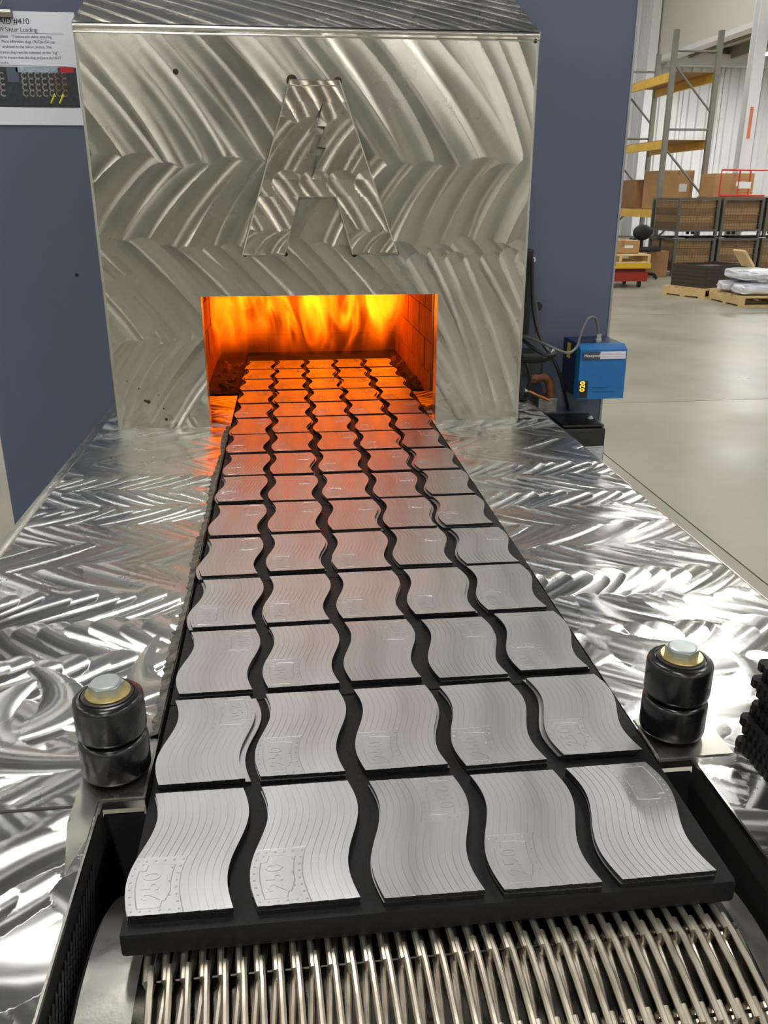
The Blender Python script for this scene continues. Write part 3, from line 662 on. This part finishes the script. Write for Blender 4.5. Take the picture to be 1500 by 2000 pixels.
# ================================================================ POSTED PAPER
paper_m = mat('paper_white', (218,220,230), .6); ink = mat('black_ink', (28,28,34), .7); grey_ink = mat('grey_ink', (86,88,98), .7)
PPY = PY-.004
A0 = at(138, 24, PPY); pz1 = A0.z; pz0 = at(158, 245, PPY).z; px1 = A0.x+.006; px0 = -.655
pp = thing('posted_instruction', 'white printed instruction sheet clipped to the blue furnace panel', 'paper', (px0+.12, PPY, pz0))
MB().box(px0, px1, PPY, PPY+.0012, pz0, pz1).build('sheet', paper_m, pp)
def tline(s, u, v, hpx, m_, sp=1.):
    q = at(u, v, PPY-.0006); text('printed_line', s, hpx, (q.x, PPY-.0004, q.z), WALLROT, m_, pp, .0001, spacing=sp)
tline('L AID #410', -14, 46, .0152, ink, .95)
tline('.49 Sinter Loading', -6, 61, .0112, grey_ink, .95)
for s, v in (('plates - 10 pieces per stake, ensuring', 73), ('. Place infiltration slugs (76X26-ISX-) as', 83), ('" as shown in the below photos. The', 93), ('tration slug must be oriented on the "lug"', 104), ('ns to ensure that the slug and part do NOT', 114), ('und it.', 125)):
    tline(s, 0 if v < 120 else 1, v, .0072, grey_ink, .93)
qb = at(120, 65, PPY); 
for zz in (at(0, 64.5, PPY).z, at(0, 128, PPY).z): MB().box(px0+.02, at(124, 65, PPY).x, PPY-.0004, PPY, zz, zz+.0005).build('rule_line', grey_ink, pp)
i0 = at(0, 130, PPY).z; i1 = at(0, 209, PPY).z; ix1 = at(143, 140, PPY).x+.006
ph = MB().box(px0+.01, ix1, PPY-.0005, PPY, i1, i0).build('printed_photo', mat('photo_dark', (38,42,48), .5, noise=.5, nscale=120), pp)
bx = lambda u0, u1, v0, v1, m_, d=.0008: MB().box(at(u0, v0, PPY).x, at(u1, v0, PPY).x, PPY-d, PPY, at(u0, v1, PPY).z, at(u0, v0, PPY).z).build('photo_patch', m_, pp)
bx(30, 112, 131, 141, mat('photo_sky', (150,168,180), .6, noise=.3, nscale=200)); bx(116, 143, 131, 142, mat('photo_red', (178,28,40), .6))
bx(12, 34, 131, 160, mat('photo_slate', (74,86,104), .6))
ring_m = mat('photo_ring', (150,148,140), .5, noise=.4, nscale=300); ring_b = mat('photo_ring_brown', (140,112,92), .5, noise=.4, nscale=300)
for rr_ in range(4):
    for c in range(9):
        q = at((43 if c > 1 else -20)+(c if c > 1 else c*1.8)*13+rr_*1.2-22*(c > 1), 148+rr_*11.5, PPY-.001)
        if q.x > px1-.012: continue
        a = [(q.x+.0048*math.cos(k*.7), q.y, q.z+.0055*math.sin(k*.7)) for k in range(1, 9)]
        MB().tube(a, .0013, 4).build('photo_ring', ring_b if c > 6 else ring_m, pp)
ylw = mat('photo_yellow', (226,230,60), .6)
for u in (103, 120):
    p0, p1 = at(u-3, 202, PPY), at(u+3, 188, PPY)
    MB().tube([(p0.x, PPY-.0012, p0.z), (p1.x, PPY-.0012, p1.z)], .0016, 4).build('photo_arrow', ylw, pp)
    MB().prism([(p1.x-.004, p1.z-.001), (p1.x+.004, p1.z-.001), (p1.x+.001, p1.z+.006)], PPY-.0014, PPY, 'y').build('photo_arrow', ylw, pp)
cp = thing('binder_clip', 'metal binder clip gripping the top of the posted sheet', 'clip', at(0, 35, PPY-.01))
q0, q1 = at(-40, 19, PPY-.012), at(22, 29, PPY-.012)
MB().prism([(PPY-.013, q1.z-.004), (PPY+.0, q1.z-.004), (PPY, q0.z+.002), (PPY-.013, q0.z)], q0.x, q1.x, 'x').build('clamp', mat('clip_brass', (120,112,98), .3, 1), cp)
MB().box(q0.x, q1.x, PPY-.016, PPY-.012, q0.z-.004, q0.z+.001).build('clamp_lip', edge_bright, cp)
cx = (q0.x+q1.x)/2
MB().tube([(cx+.004, PPY-.014, q0.z), (cx+.020, PPY-.012, q0.z+.022), (cx+.016, PPY-.010, q0.z+.040), (cx-.016, PPY-.010, q0.z+.040), (cx-.020, PPY-.012, q0.z+.022), (cx-.004, PPY-.014, q0.z)], .0015, 8).build('handle', edge_bright, cp, True)
# ================================================================ BURNER EQUIPMENT RIGHT OF THE HOOD
b0 = at(1135, 685, 1.82); b1 = at(1226, 684, 1.82); zb0 = at(1134, 780, 1.82).z; ztp = b0.z
bc = thing('burner_control', 'bright blue flame safeguard control box with small lit display', 'control box', ((b0.x+b1.x)/2, 1.86, zb0))
blu = mat('control_blue', (18,98,160), .38, 0, noise=.05, nscale=30)
MB().prism([(1.82, zb0), (1.850, zb0), (1.850, ztp+.011), (1.842, ztp+.011), (1.822, ztp+.001)], b0.x, b1.x, 'x').build('cover', blu, bc)
MB().box(b0.x+.001, b1.x-.004, 1.851, 1.945, zb0+.002, ztp+.011).build('subbase', mat('subbase_navy', (16,36,66), .5), bc)
hh = .0185; zz1 = ztp-.002
npl = MB().box(b0.x+.005, b0.x+.045, 1.8188, 1.8202, zz1-hh, zz1-.001).build('nameplate', mat('nameplate_grey', (58,66,78), .4), bc)
text('brand_print', 'Honeywell', .0096, (b0.x+.008, 1.8186, zz1-.0125), WALLROT, mat('print_white', (225,228,230), .5), npl, .0001, spacing=.92)
stk = MB().box(b0.x+.0455, b1.x-.004, 1.8188, 1.8202, zz1-hh+.001, zz1-.001).build('sticker', mat('sticker_pale', (212,212,222), .5), bc)
for k in range(2): MB().box(b0.x+.049, b1.x-.008, 1.8184, 1.8189, zz1-.007-k*.005, zz1-.0062-k*.005).build('print_rule', mat('print_red', (170,120,130), .6), stk)
ds = MB().box(b0.x+.001, b0.x+.022, 1.8186, 1.8203, zb0+.003, zb0+.042).build('display', black_plastic, bc)
dg = text('digits', '020', .016, (b0.x+.0145, 1.8183, zb0+.018), (R(90), R(-90), 0), mat('led_amber', (255,160,30), .5, emit=(1, .35, .02), estr=5), ds, .0001)
for k, w_ in ((0, .05), (1, .036)): MB().box(b0.x+.034, b0.x+.034+w_, 1.8190, 1.8200, zb0+.016+k*.010, zb0+.0175+k*.010).build('moulded_rib', mat('control_blue_dark', (14,76,128), .45), bc)
MB().box(b0.x-.0005, b0.x+.0008, 1.895, 1.915, ztp-.03, ztp+.004).build('yellow_tag', mat('tag_yellow', (186,176,40), .5), bc)
ft = at(1167, 668, 1.87)
MB().lathe([(.0085, ztp+.010), (.0085, ztp+.018), (.0068, ztp+.019), (.0068, ztp+.028), (.0045, ztp+.029)], (ft.x, 1.868, 0), 8).build('conduit_fitting', zinc, bc)
cab = [(ft.x, 1.868, ztp+.026)]+[tuple(at(u, v, Y)) for u, v, Y in ((1168,640,1.866), (1163,622,1.862), (1150,621,1.855), (1139,640,1.845), (1132,660,1.835), (1126,678,1.82), (1112,689,1.80), (1095,686,1.79), (1072,676,1.80), (1045,664,1.83), (1018,655,1.86))]
def smooth_pts(p, n=6):
    p = [Vector(q) for q in p]; out = []
    for i in range(len(p)-1):
        a, b, c, d = p[max(i-1, 0)], p[i], p[i+1], p[min(i+2, len(p)-1)]
        for k in range(n):
            t = k/n; out.append(.5*((2*b)+(c-a)*t+(2*a-5*b+4*c-d)*t*t+(3*b-a-3*c+d)*t**3))
    return out+[p[-1]]
tag(MB().tube(smooth_pts(cab), .0030, 8).build('conduit_cable', mat('grey_cable', (92,94,92), .4), None, True), 'grey cable arching from the blue control box towards the hood', 'cable')
cbl = mat('black_cable', (22,22,24), .38)
for pts_, lab in (([(1040,505,1.885), (1040,560,1.875), (1045,620,1.86), (1060,670,1.83), (1080,700,1.81), (1098,745,1.85), (1108,790,1.90), (1110,800,1.945)], 'black cable hanging down past the brown pipe elbow'),
                  ([(1012,655,1.84), (1040,678,1.775), (1068,694,1.755), (1085,690,1.765), (1070,702,1.775), (1040,706,1.80), (1012,704,1.83)], 'black cable looped beside the hood and bound with a white tie'),
                  ([(1015,690,1.86), (1030,715,1.84), (1035,745,1.84), (1020,790,1.87)], 'black cable dropping down behind the hood edge')):
    tag(MB().tube(smooth_pts([tuple(at(*p)) for p in pts_]), .0042, 8).build('black_cable', cbl, None, True), lab, 'cable')
za = at(1081, 690, 1.775); tag(MB().tube([(za.x+.0035*math.cos(k*.785), za.y+.003*math.cos(k*.785)+.004, za.z+.008*math.sin(k*.785)) for k in range(8)], .0013, 6, True).build('cable_tie', mat('tie_white', (225,226,228), .4)), 'white cable tie around the looped black cable', 'cable tie')
# bracket with dark bar beside the hood
q0, q1 = at(1036, 545, 1.93), at(1052, 650, 1.90)
tag(MB().tube([tuple(q0), tuple(q1)], [.006, .009], 4).build('bracket_bar', mat('grey_bar', (86,88,94), .4, .5)), 'slim grey bar bracket beside the hood edge', 'bracket')
tag(MB().cbox(at(1032,490,1.93).x-.012, at(1036,490,1.93).x, 1.90, 1.945, at(1034,650,1.93).z, at(1034,486,1.93).z, .003).build('door_rail', black_plastic), 'black vertical rail between hood and blue panel', 'rail')
q = at(1041, 508, 1.925); MB().lathe([(.006, .015), (.0075, -.006), (.0040, -.010)], (q.x, 1.935, q.z), 12, 'y').build('white_knob', mat('tie_white'), fz, True)
q = at(1055, 600, 1.92); MB().lathe([(.008, 0), (.010, -.012), (.006, -.016)], (q.x, 1.948, q.z), 14, 'y').build('black_knob', black_plastic, fz, True)
# junction body, elbow and valve
q0, q1 = at(1016, 690, 1.87), at(1062, 735, 1.87)
tag(MB().cbox(q0.x, q1.x, 1.872, 1.945, q1.z, q0.z, .008).build('solenoid_block', mat('block_black', (34,35,38), .45)), 'black block with pale markings behind the looped cables', 'block')
el = [tuple(at(u, v, 1.88)) for u, v in ((1046,738), (1058,736), (1070,742), (1075,757), (1075,782))]
pe = thing('pipe_elbow', 'rusty brown pipe elbow beside the hood', 'pipe', at(1075, 782, 1.88))
MB().tube(smooth_pts(el), .0105, 14).build('elbow', mat('rusty_pipe', (116,72,48), .6, .3, noise=.3, nscale=60), pe, True)
MB().lathe([(.013, 0), (.013, .012)], at(1075, 784, 1.88), 8).build('union_nut', zinc, pe)
MB().lathe([(.013, -.012), (.013, 0)], at(1046, 738, 1.88), 8, 'x').build('union_nut', mat('rusty_pipe'), pe)
vb = thing('gas_valve', 'grey valve body with a brass rod below the pipe elbow', 'valve', at(1070, 806, 1.87))
q0, q1 = at(1053, 778, 1.86), at(1088, 808, 1.86)
MB().cbox(q0.x, q1.x, 1.862, 1.92, q1.z, q0.z, .004).build('body', mat('cast_zinc', (120,120,116), .45, .8, noise=.4, nscale=60), vb)
MB().tube([tuple(at(1028, 762, 1.85)), tuple(at(1050, 772, 1.853)), tuple(at(1074, 782, 1.855))], .0034, 8).build('brass_rod', mat('brass_rod', (176,112,64), .35, .9), vb, True)
MB().lathe([(.005, -.004), (.005, .004)], at(1028, 762, 1.85), 10, 'x').build('rod_tip', zinc, vb)
# black transformer box with rating label
q0, q1 = at(1096, 848, 1.80), at(1184, 845, 1.80); qz = at(1180, 990, 1.80).z
tr = thing('ignition_transformer', 'black ignition transformer box with white rating label below the blue box', 'transformer', ((q0.x+q1.x)/2, 1.86, qz))
MB().cbox(q0.x, q1.x, 1.80, 1.92, qz, q1.z+.012, .009).build('case', mat('case_black', (18,18,20), .3), tr, True)
MB().cbox(q0.x+.004, q1.x-.004, 1.803, 1.915, q1.z+.013, q1.z+.019, .003).build('lid', mat('case_black'), tr, True)
l0, l1 = at(1120, 873, 1.799), at(1175, 902, 1.799)
lb = MB().box(l0.x, l1.x, 1.798, 1.7996, l1.z, l0.z).build('rating_label', mat('label_silver', (176,180,182), .5), tr)
for k in range(6): MB().box(l0.x+.012, l1.x-.005-(k % 3)*.006, 1.7974, 1.7981, l0.z-.004-k*.005, l0.z-.0032-k*.005).build('print_rule', grey_ink, lb)
q = at(1152, 818, 1.86); MB().lathe([(.007, q.z-.006), (.008, q.z+.002), (.004, q.z+.008)], (q.x, 1.86, 0), 12).build('terminal', zinc, tr, True)
MB().lathe([(.010, qz+.09), (.010, q.z-.004)], (q.x, 1.86, 0), 12).build('terminal_post', black_plastic, tr, True)
# bracket carrying the transformer and pipe train back to the cabinet
tag(MB().box(.62, .74, 1.86, 1.949, -.33, qz-.0005).build('support_bracket', black_plastic), 'black shelf bracket under the ignition transformer', 'bracket')
# ================================================================ BACKGROUND STORES
kraft = mat('kraft_carton', (172,134,88), .75, 0, noise=.08, nscale=3); kraft_d = mat('kraft_dark', (140,104,66), .75, 0, noise=.1, nscale=3); tape = mat('parcel_tape', (150,112,70), .4)
lab_w = mat('label_white', (224,224,226), .5)
def carton(x0, x1, y0, y1, z0, z1, label, group=None, m_=None, lab=False, rot=0.):
    t = thing('carton', label, 'carton', ((x0+x1)/2, (y0+y1)/2, z0), group); m_ = m_ or kraft
    MB().cbox(x0, x1, y0, y1, z0, z1, .006).build('box', m_, t)
    MB().box((x0+x1)/2-.025, (x0+x1)/2+.025, y0-.002, y1+.002, z1-.08, z1+.002).build('tape', tape, t)
    if lab: MB().box(x0+(x1-x0)*.55, x0+(x1-x0)*.8, y0-.003, y0-.0005, z0+(z1-z0)*.45, z0+(z1-z0)*.65).build('address_label', lab_w, t)
    t.rotation_euler.z = rot; return t
# rack
yel = mat('rack_yellow', (222,178,60), .45, 0, noise=.12, nscale=6); grey_st = mat('rack_grey', (128,126,116), .5, .3, noise=.1, nscale=5)
rk = thing('pallet_rack', 'tall pallet rack with grey uprights and yellow beams by the white wall', 'rack', (7.8, 18.2, ZF))
RX0, RX1, RY0, RY1 = 7.33, 8.20, 16.9, 19.7
for y in (RY0, RY1):
    for x in (RX0, RX1): MB().box(x-.045, x+.045, y-.04, y+.04, ZF, 3.30).build('upright', grey_st, rk)
    for z0, z1 in ((2.75, 1.9), (1.3, .45)): MB().tube([(RX0, y, z0), (RX1, y, z1)], .022, 6).build('brace', grey_st, rk)
    MB().tube([(RX1, y, .45), (RX0, y, -.4)], .022, 6).build('brace', grey_st, rk)
    for z in (2.95, 1.62, -.45): MB().tube([(RX0, y, z), (RX1, y, z)], .02, 6).build('brace', grey_st, rk)
for z in (2.45, 1.28, .02):
    for x in (RX0, RX1): MB().box(x-.03, x+.03, RY0+.04, RY1-.04, z, z+.15).build('beam', yel, rk)
    MB().box(RX0, RX1, RY0+.05, RY1-.05, z+.15, z+.165).build('deck', mat('deck_board', (150,116,60), .7), rk)
carton(7.45, 8.1, 17.1, 18.0, .186, .90, 'large brown carton with white label on the lower rack shelf', lab=True)
carton(7.42, 7.95, 18.3, 19.3, .186, .75, 'brown carton at the back of the lower rack shelf', m_=kraft_d)
# wire cages
cage_m = mat('cage_steel', (98,96,88), .5, .5)
def cage(x0, y0, z0, label, i):
    t = thing('wire_cage', label, 'cage', (x0+.39, y0+.58, z0), 'grey wire cages stacked two high by the rack')
    W_, D_, H_ = .78, 1.16, .66
    for x in (x0, x0+W_-.05):
        for y in (y0, y0+D_-.05): MB().box(x, x+.05, y, y+.05, z0, z0+H_).build('post', cage_m, t)
    for z in (z0+.09, z0+H_-.04):
        for y in (y0, y0+D_-.03): MB().box(x0+.05, x0+W_-.05, y, y+.03, z, z+.04).build('rail', cage_m, t)
        for x in (x0, x0+W_-.03): MB().box(x, x+.03, y0+.05, y0+D_-.05, z, z+.04).build('rail', cage_m, t)
    MB().box(x0+.03, x0+W_-.03, y0+.03, y0+D_-.03, z0+.10, z0+.115).build('floor_tray', cage_m, t)
    wm = MB()
    for k in range(1, 15): x = x0+W_*k/15; wm.tube([(x, y0+.012, z0+.13), (x, y0+.012, z0+H_-.04)], .0035, 4)
    for k in range(1, 10): z = z0+.13+(H_-.17)*k/10; wm.tube([(x0+.05, y0+.012, z), (x0+W_-.05, y0+.012, z)], .0035, 4); wm.tube([(x0+.012, y0+.05, z), (x0+.012, y0+D_-.05, z)], .0035, 4)
    for k in range(1, 20): y = y0+D_*k/20; wm.tube([(x0+.012, y, z0+.13), (x0+.012, y, z0+H_-.04)], .0035, 4)
    o = wm.build('wire_mesh', cage_m, t); o['kind'] = 'stuff'
for ci in range(3):
    for li in range(2):
        x0 = 6.98+ci*.83; z0 = ZF+li*.685
        cage(x0, 15.2, z0, f"grey wire cage of cartons, {'upper' if li else 'lower'} one, {ordn[ci]} stack from the lift cart", ci)
        for k in range(4):
            carton(x0+.06, x0+.72, 15.26, 16.29, z0+.117+k*.125, z0+.239+k*.125, f"flat carton, {ordn[k]} from bottom, in {'upper' if li else 'lower'} wire cage of {ordn[ci]} stack from lift cart", 'cartons layered in the wire cages', kraft if (k+ci) % 2 else kraft_d)
zt_ = ZF+.685+.66
MB_lid = tag(MB().box(7.83, 9.40, 15.24, 16.32, zt_+.001, zt_+.02).build('cover_board', kraft_d), 'brown cover board lying across the tops of the wire cages', 'board')
carton(7.86, 8.62, 15.75, 16.3, zt_+.021, zt_+.42, 'wide brown carton with label standing on the cages behind the red frame', lab=True)
rf = thing('red_rail_frame', 'red tubular rail frame standing on top of the wire cages', 'frame', (8.2, 15.5, zt_+.02))
redp = mat('red_tube', (196,52,44), .4); ra, rb_ = 7.62, 8.72
ra = 7.85
MB().tube([(ra, 15.5, zt_+.04), (ra, 15.5, zt_+.47), (rb_+.1, 15.5, zt_+.47)], .017, 6).build('top_rail', redp, rf)
MB().tube([(ra, 15.5, zt_+.04), (rb_, 15.5, zt_+.04)], .017, 6).build('bottom_rail', redp, rf)
for x in (8.2, 8.40): MB().tube([(x, 15.5, zt_+.04), (x, 15.5, zt_+.47)], .015, 6).build('post', redp, rf)
MB().box(8.19, 8.42, 15.47, 15.485, zt_+.16, zt_+.27).build('sign_plate', lab_w, rf)
# pallet builder
wood = mat('pallet_wood', (206,176,124), .7, 0, noise=.14, nscale=8); wood_d = mat('pallet_wood_worn', (150,124,84), .75, 0, noise=.2, nscale=8)
def pallet(cx, cy, rot, wx, wy, label, m_, z0=ZF):
    t = thing('wooden_pallet', label, 'pallet', (cx, cy, z0)); n = 6
    for k in range(n):
        y = cy-wy/2+k*(wy-.09)/(n-1); MB().box(cx-wx/2, cx+wx/2, y, y+.09, z0+.11, z0+.13).build('board', m_, t)
    for k in range(3):
        y = cy-wy/2+k*(wy-.09)/2; MB().box(cx-wx/2, cx+wx/2, y, y+.09, z0, z0+.02).build('board', m_, t)
    for k in range(3):
        x = cx-wx/2+k*(wx-.045)/2; MB().box(x, x+.045, cy-wy/2, cy+wy/2, z0+.02, z0+.11).build('stringer', m_, t)
    t.rotation_euler.z = rot; return t
pallet(6.20, 12.25, R(23), 1.0, .76, 'pale wooden pallet under the stack of dark brown trays', wood)
tray_d = mat('dark_tray', (62,54,44), .6, .2, noise=.15, nscale=10)
for k in range(6):
    z0 = ZF+.1305+k*.052; c = Vector((6.22, 12.28, z0))
    t = thing('dark_tray', f'dark brown metal tray, {ordn[k]} from the bottom of the stack on the pallet', 'tray', c, 'stack of dark trays on the pale pallet')
    MB().box(c.x-.42, c.x+.42, c.y-.32, c.y+.32, z0, z0+.01).build('base', tray_d, t)
    for s in (-1, 1):
        MB().box(c.x-.42, c.x+.42, c.y+s*.31-.01, c.y+s*.31+.01, z0+.01, z0+.050).build('side', tray_d, t)
        MB().box(c.x+s*.41-.01, c.x+s*.41+.01, c.y-.30, c.y+.30, z0+.01, z0+.050).build('side', tray_d, t)
    t.rotation_euler.z = R(23)+random.uniform(-.02, .02)
film = mat('white_film', (214,216,222), .22, 0, noise=.06, nscale=12, bump=.5, bscale=16)
def lump(x, y, z, sx, sy, sz, seed, name='white_bag', label='', m_=film):
    bm = bmesh.new(); bmesh.ops.create_icosphere(bm, subdivisions=4, radius=1); r2 = random.Random(seed)
    ph = [r2.uniform(0, 6) for _ in range(6)]
    for q in bm.verts:
        c = q.co; f = lambda v, e=.55: math.copysign(abs(v)**e, v)
        k = 1+.05*math.sin(7*c.x+ph[0])*math.sin(6*c.y+ph[1])+.03*math.sin(15*c.x+11*c.y+ph[2])+.07*mnoise.noise(c*3+Vector((ph[3], ph[4], 0)))+.04*mnoise.noise(c*8+Vector((ph[3], ph[4], 0)))
        q.co = Vector((f(c.x)*sx*k, f(c.y)*sy*k, f(c.z, .7)*sz*k))
    zmin = min(q.co.z for q in bm.verts)
    mb = MB(); bm.verts.index_update(); mb.add([(q.co.x+x, q.co.y+y, q.co.z-zmin+z) for q in bm.verts], [[q.index for q in f.verts] for f in bm.faces]); bm.free()
    return tag(mb.build(name, m_, None, True), label, 'bag', 'plastic wrapped bags on the pallet')
pallet(6.55, 11.20, 0, 1.2, .92, 'wooden pallet loaded with white plastic wrapped bags', wood)
for k, (dx, dy, dz, s) in enumerate(((-.305, -.2, 0, .95), (.305, -.2, 0, .95), (-.305, .22, 0, .95), (.305, .22, 0, .95), (-.27, 0, .175, .95), (.32, 0, .175, .95))):
    lump(6.55+dx, 11.20+dy, ZF+.131+dz, .285*s, .20*s if dz == 0 else .36, .074, k, label=f"white plastic wrapped bag, {'top' if dz else 'bottom'} layer, {['near corner by the dark trays','near corner away from the trays','back corner by the dark trays','back corner away from the trays','side by the dark trays','side away from the trays'][k]}")
ztop = ZF+.131+.175+.162
tag(MB().cbox(6.58, 6.76, 11.1, 11.24, ztop, ztop+.10, .01).build('small_box', lab_w), 'small white box sitting on the plastic wrapped bags', 'box')
Mt = Matrix.Translation((6.32, 11.36, ztop+.02)) @ Matrix.Rotation(R(-38), 4, 'Y')
tag(MB().box(-.03, .0, -.16, .16, 0, .26, Mt).build('wood_block', wood), 'tilted pale wooden board leaning on the wrapped bags', 'board')
# lift table with pallet and carton
lt = thing('lift_cart', 'red and yellow lift cart carrying a pallet and a carton', 'cart', (5.25, 13.5, ZF))
lred = mat('lift_red', (150,36,30), .5); lyel = mat('lift_yellow', (206,170,50), .5)
MB().box(4.75, 5.72, 13.3, 14.1, ZF+.10, ZF+.24).build('base', lred, lt); MB().box(4.78, 5.69, 13.33, 14.05, ZF+.24, ZF+.30).build('scissor', mat('lift_red_dark', (110,24,22), .5), lt)
MB().box(4.73, 5.75, 13.28, 14.12, ZF+.30, ZF+.38).build('platform', lyel, lt)
for x in (4.85, 5.62):
    for y in (13.38, 14.0): MB().lathe([(.05, -.02), (.05, .02)], (x, y, ZF+.05), 14, 'x').build('wheel', black_plastic, lt, True)
pallet(5.25, 13.7, 0, .98, .8, 'pale wooden pallet lying on the red and yellow lift cart', wood, ZF+.381)
carton(5.05, 5.60, 13.45, 13.95, ZF+.513, ZF+.71, 'brown carton with white label on the lift cart pallet', lab=True)
carton(5.85, 6.4, 16.6, 17.2, ZF, -.30, 'brown carton on the floor beside the rack', m_=kraft_d)
carton(5.90, 6.35, 16.65, 17.1, -.295, .30, 'tall brown carton stacked on another carton near the rack')
carton(6.42, 6.85, 15.1, 15.5, ZF, ZF+.45, 'small brown carton on the floor beside the wire cages', m_=kraft_d)
# office chair
ch = thing('office_chair', 'black office chair standing in front of the rack', 'chair', (6.32, 14.9, ZF)); cxx, cyy = 6.32, 14.9
MB().cbox(cxx-.21, cxx+.21, cyy-.20, cyy+.20, ZF+.46, ZF+.53, .03).build('seat', black_plastic, ch, True)
MB().lathe([(.02, -.035), (.15, -.033), (.172, -.02), (.178, 0), (.172, .02), (.15, .033), (.02, .035)], (0, 0, 0), 28, 'y', Matrix.Translation((cxx, cyy+.215, ZF+.77)) @ Matrix.Diagonal((1, 1, .76, 1))).build('backrest', black_plastic, ch, True)
MB().box(cxx-.03, cxx+.03, cyy+.20, cyy+.22, ZF+.45, ZF+.68).build('back_stem', black_plastic, ch)
MB().lathe([(.03, ZF+.08), (.03, ZF+.46)], (cxx, cyy, 0), 12).build('gas_post', steel, ch)
for s in (-1, 1): MB().box(cxx+s*.25-.025, cxx+s*.25+.025, cyy-.12, cyy+.1, ZF+.66, ZF+.69).build('armrest', black_plastic, ch); MB().box(cxx+s*.25-.012, cxx+s*.25+.012, cyy-.03, cyy+.0, ZF+.50, ZF+.66).build('arm_post', black_plastic, ch)
for k in range(5):
    a = R(72*k+18); MB().tube([(cxx, cyy, ZF+.09), (cxx+.26*math.cos(a), cyy+.26*math.sin(a), ZF+.065)], .018, 6).build('base_leg', black_plastic, ch)
    MB().lathe([(.028, -.015), (.028, .015)], (cxx+.26*math.cos(a), cyy+.26*math.sin(a), ZF+.028), 10, 'x').build('castor', black_plastic, ch)
# ---------------------------------------------------------------- lift everything so the floor is at z = 0
for o in list(scene.objects):
    if o.parent is None: o.location.z += FLOOR
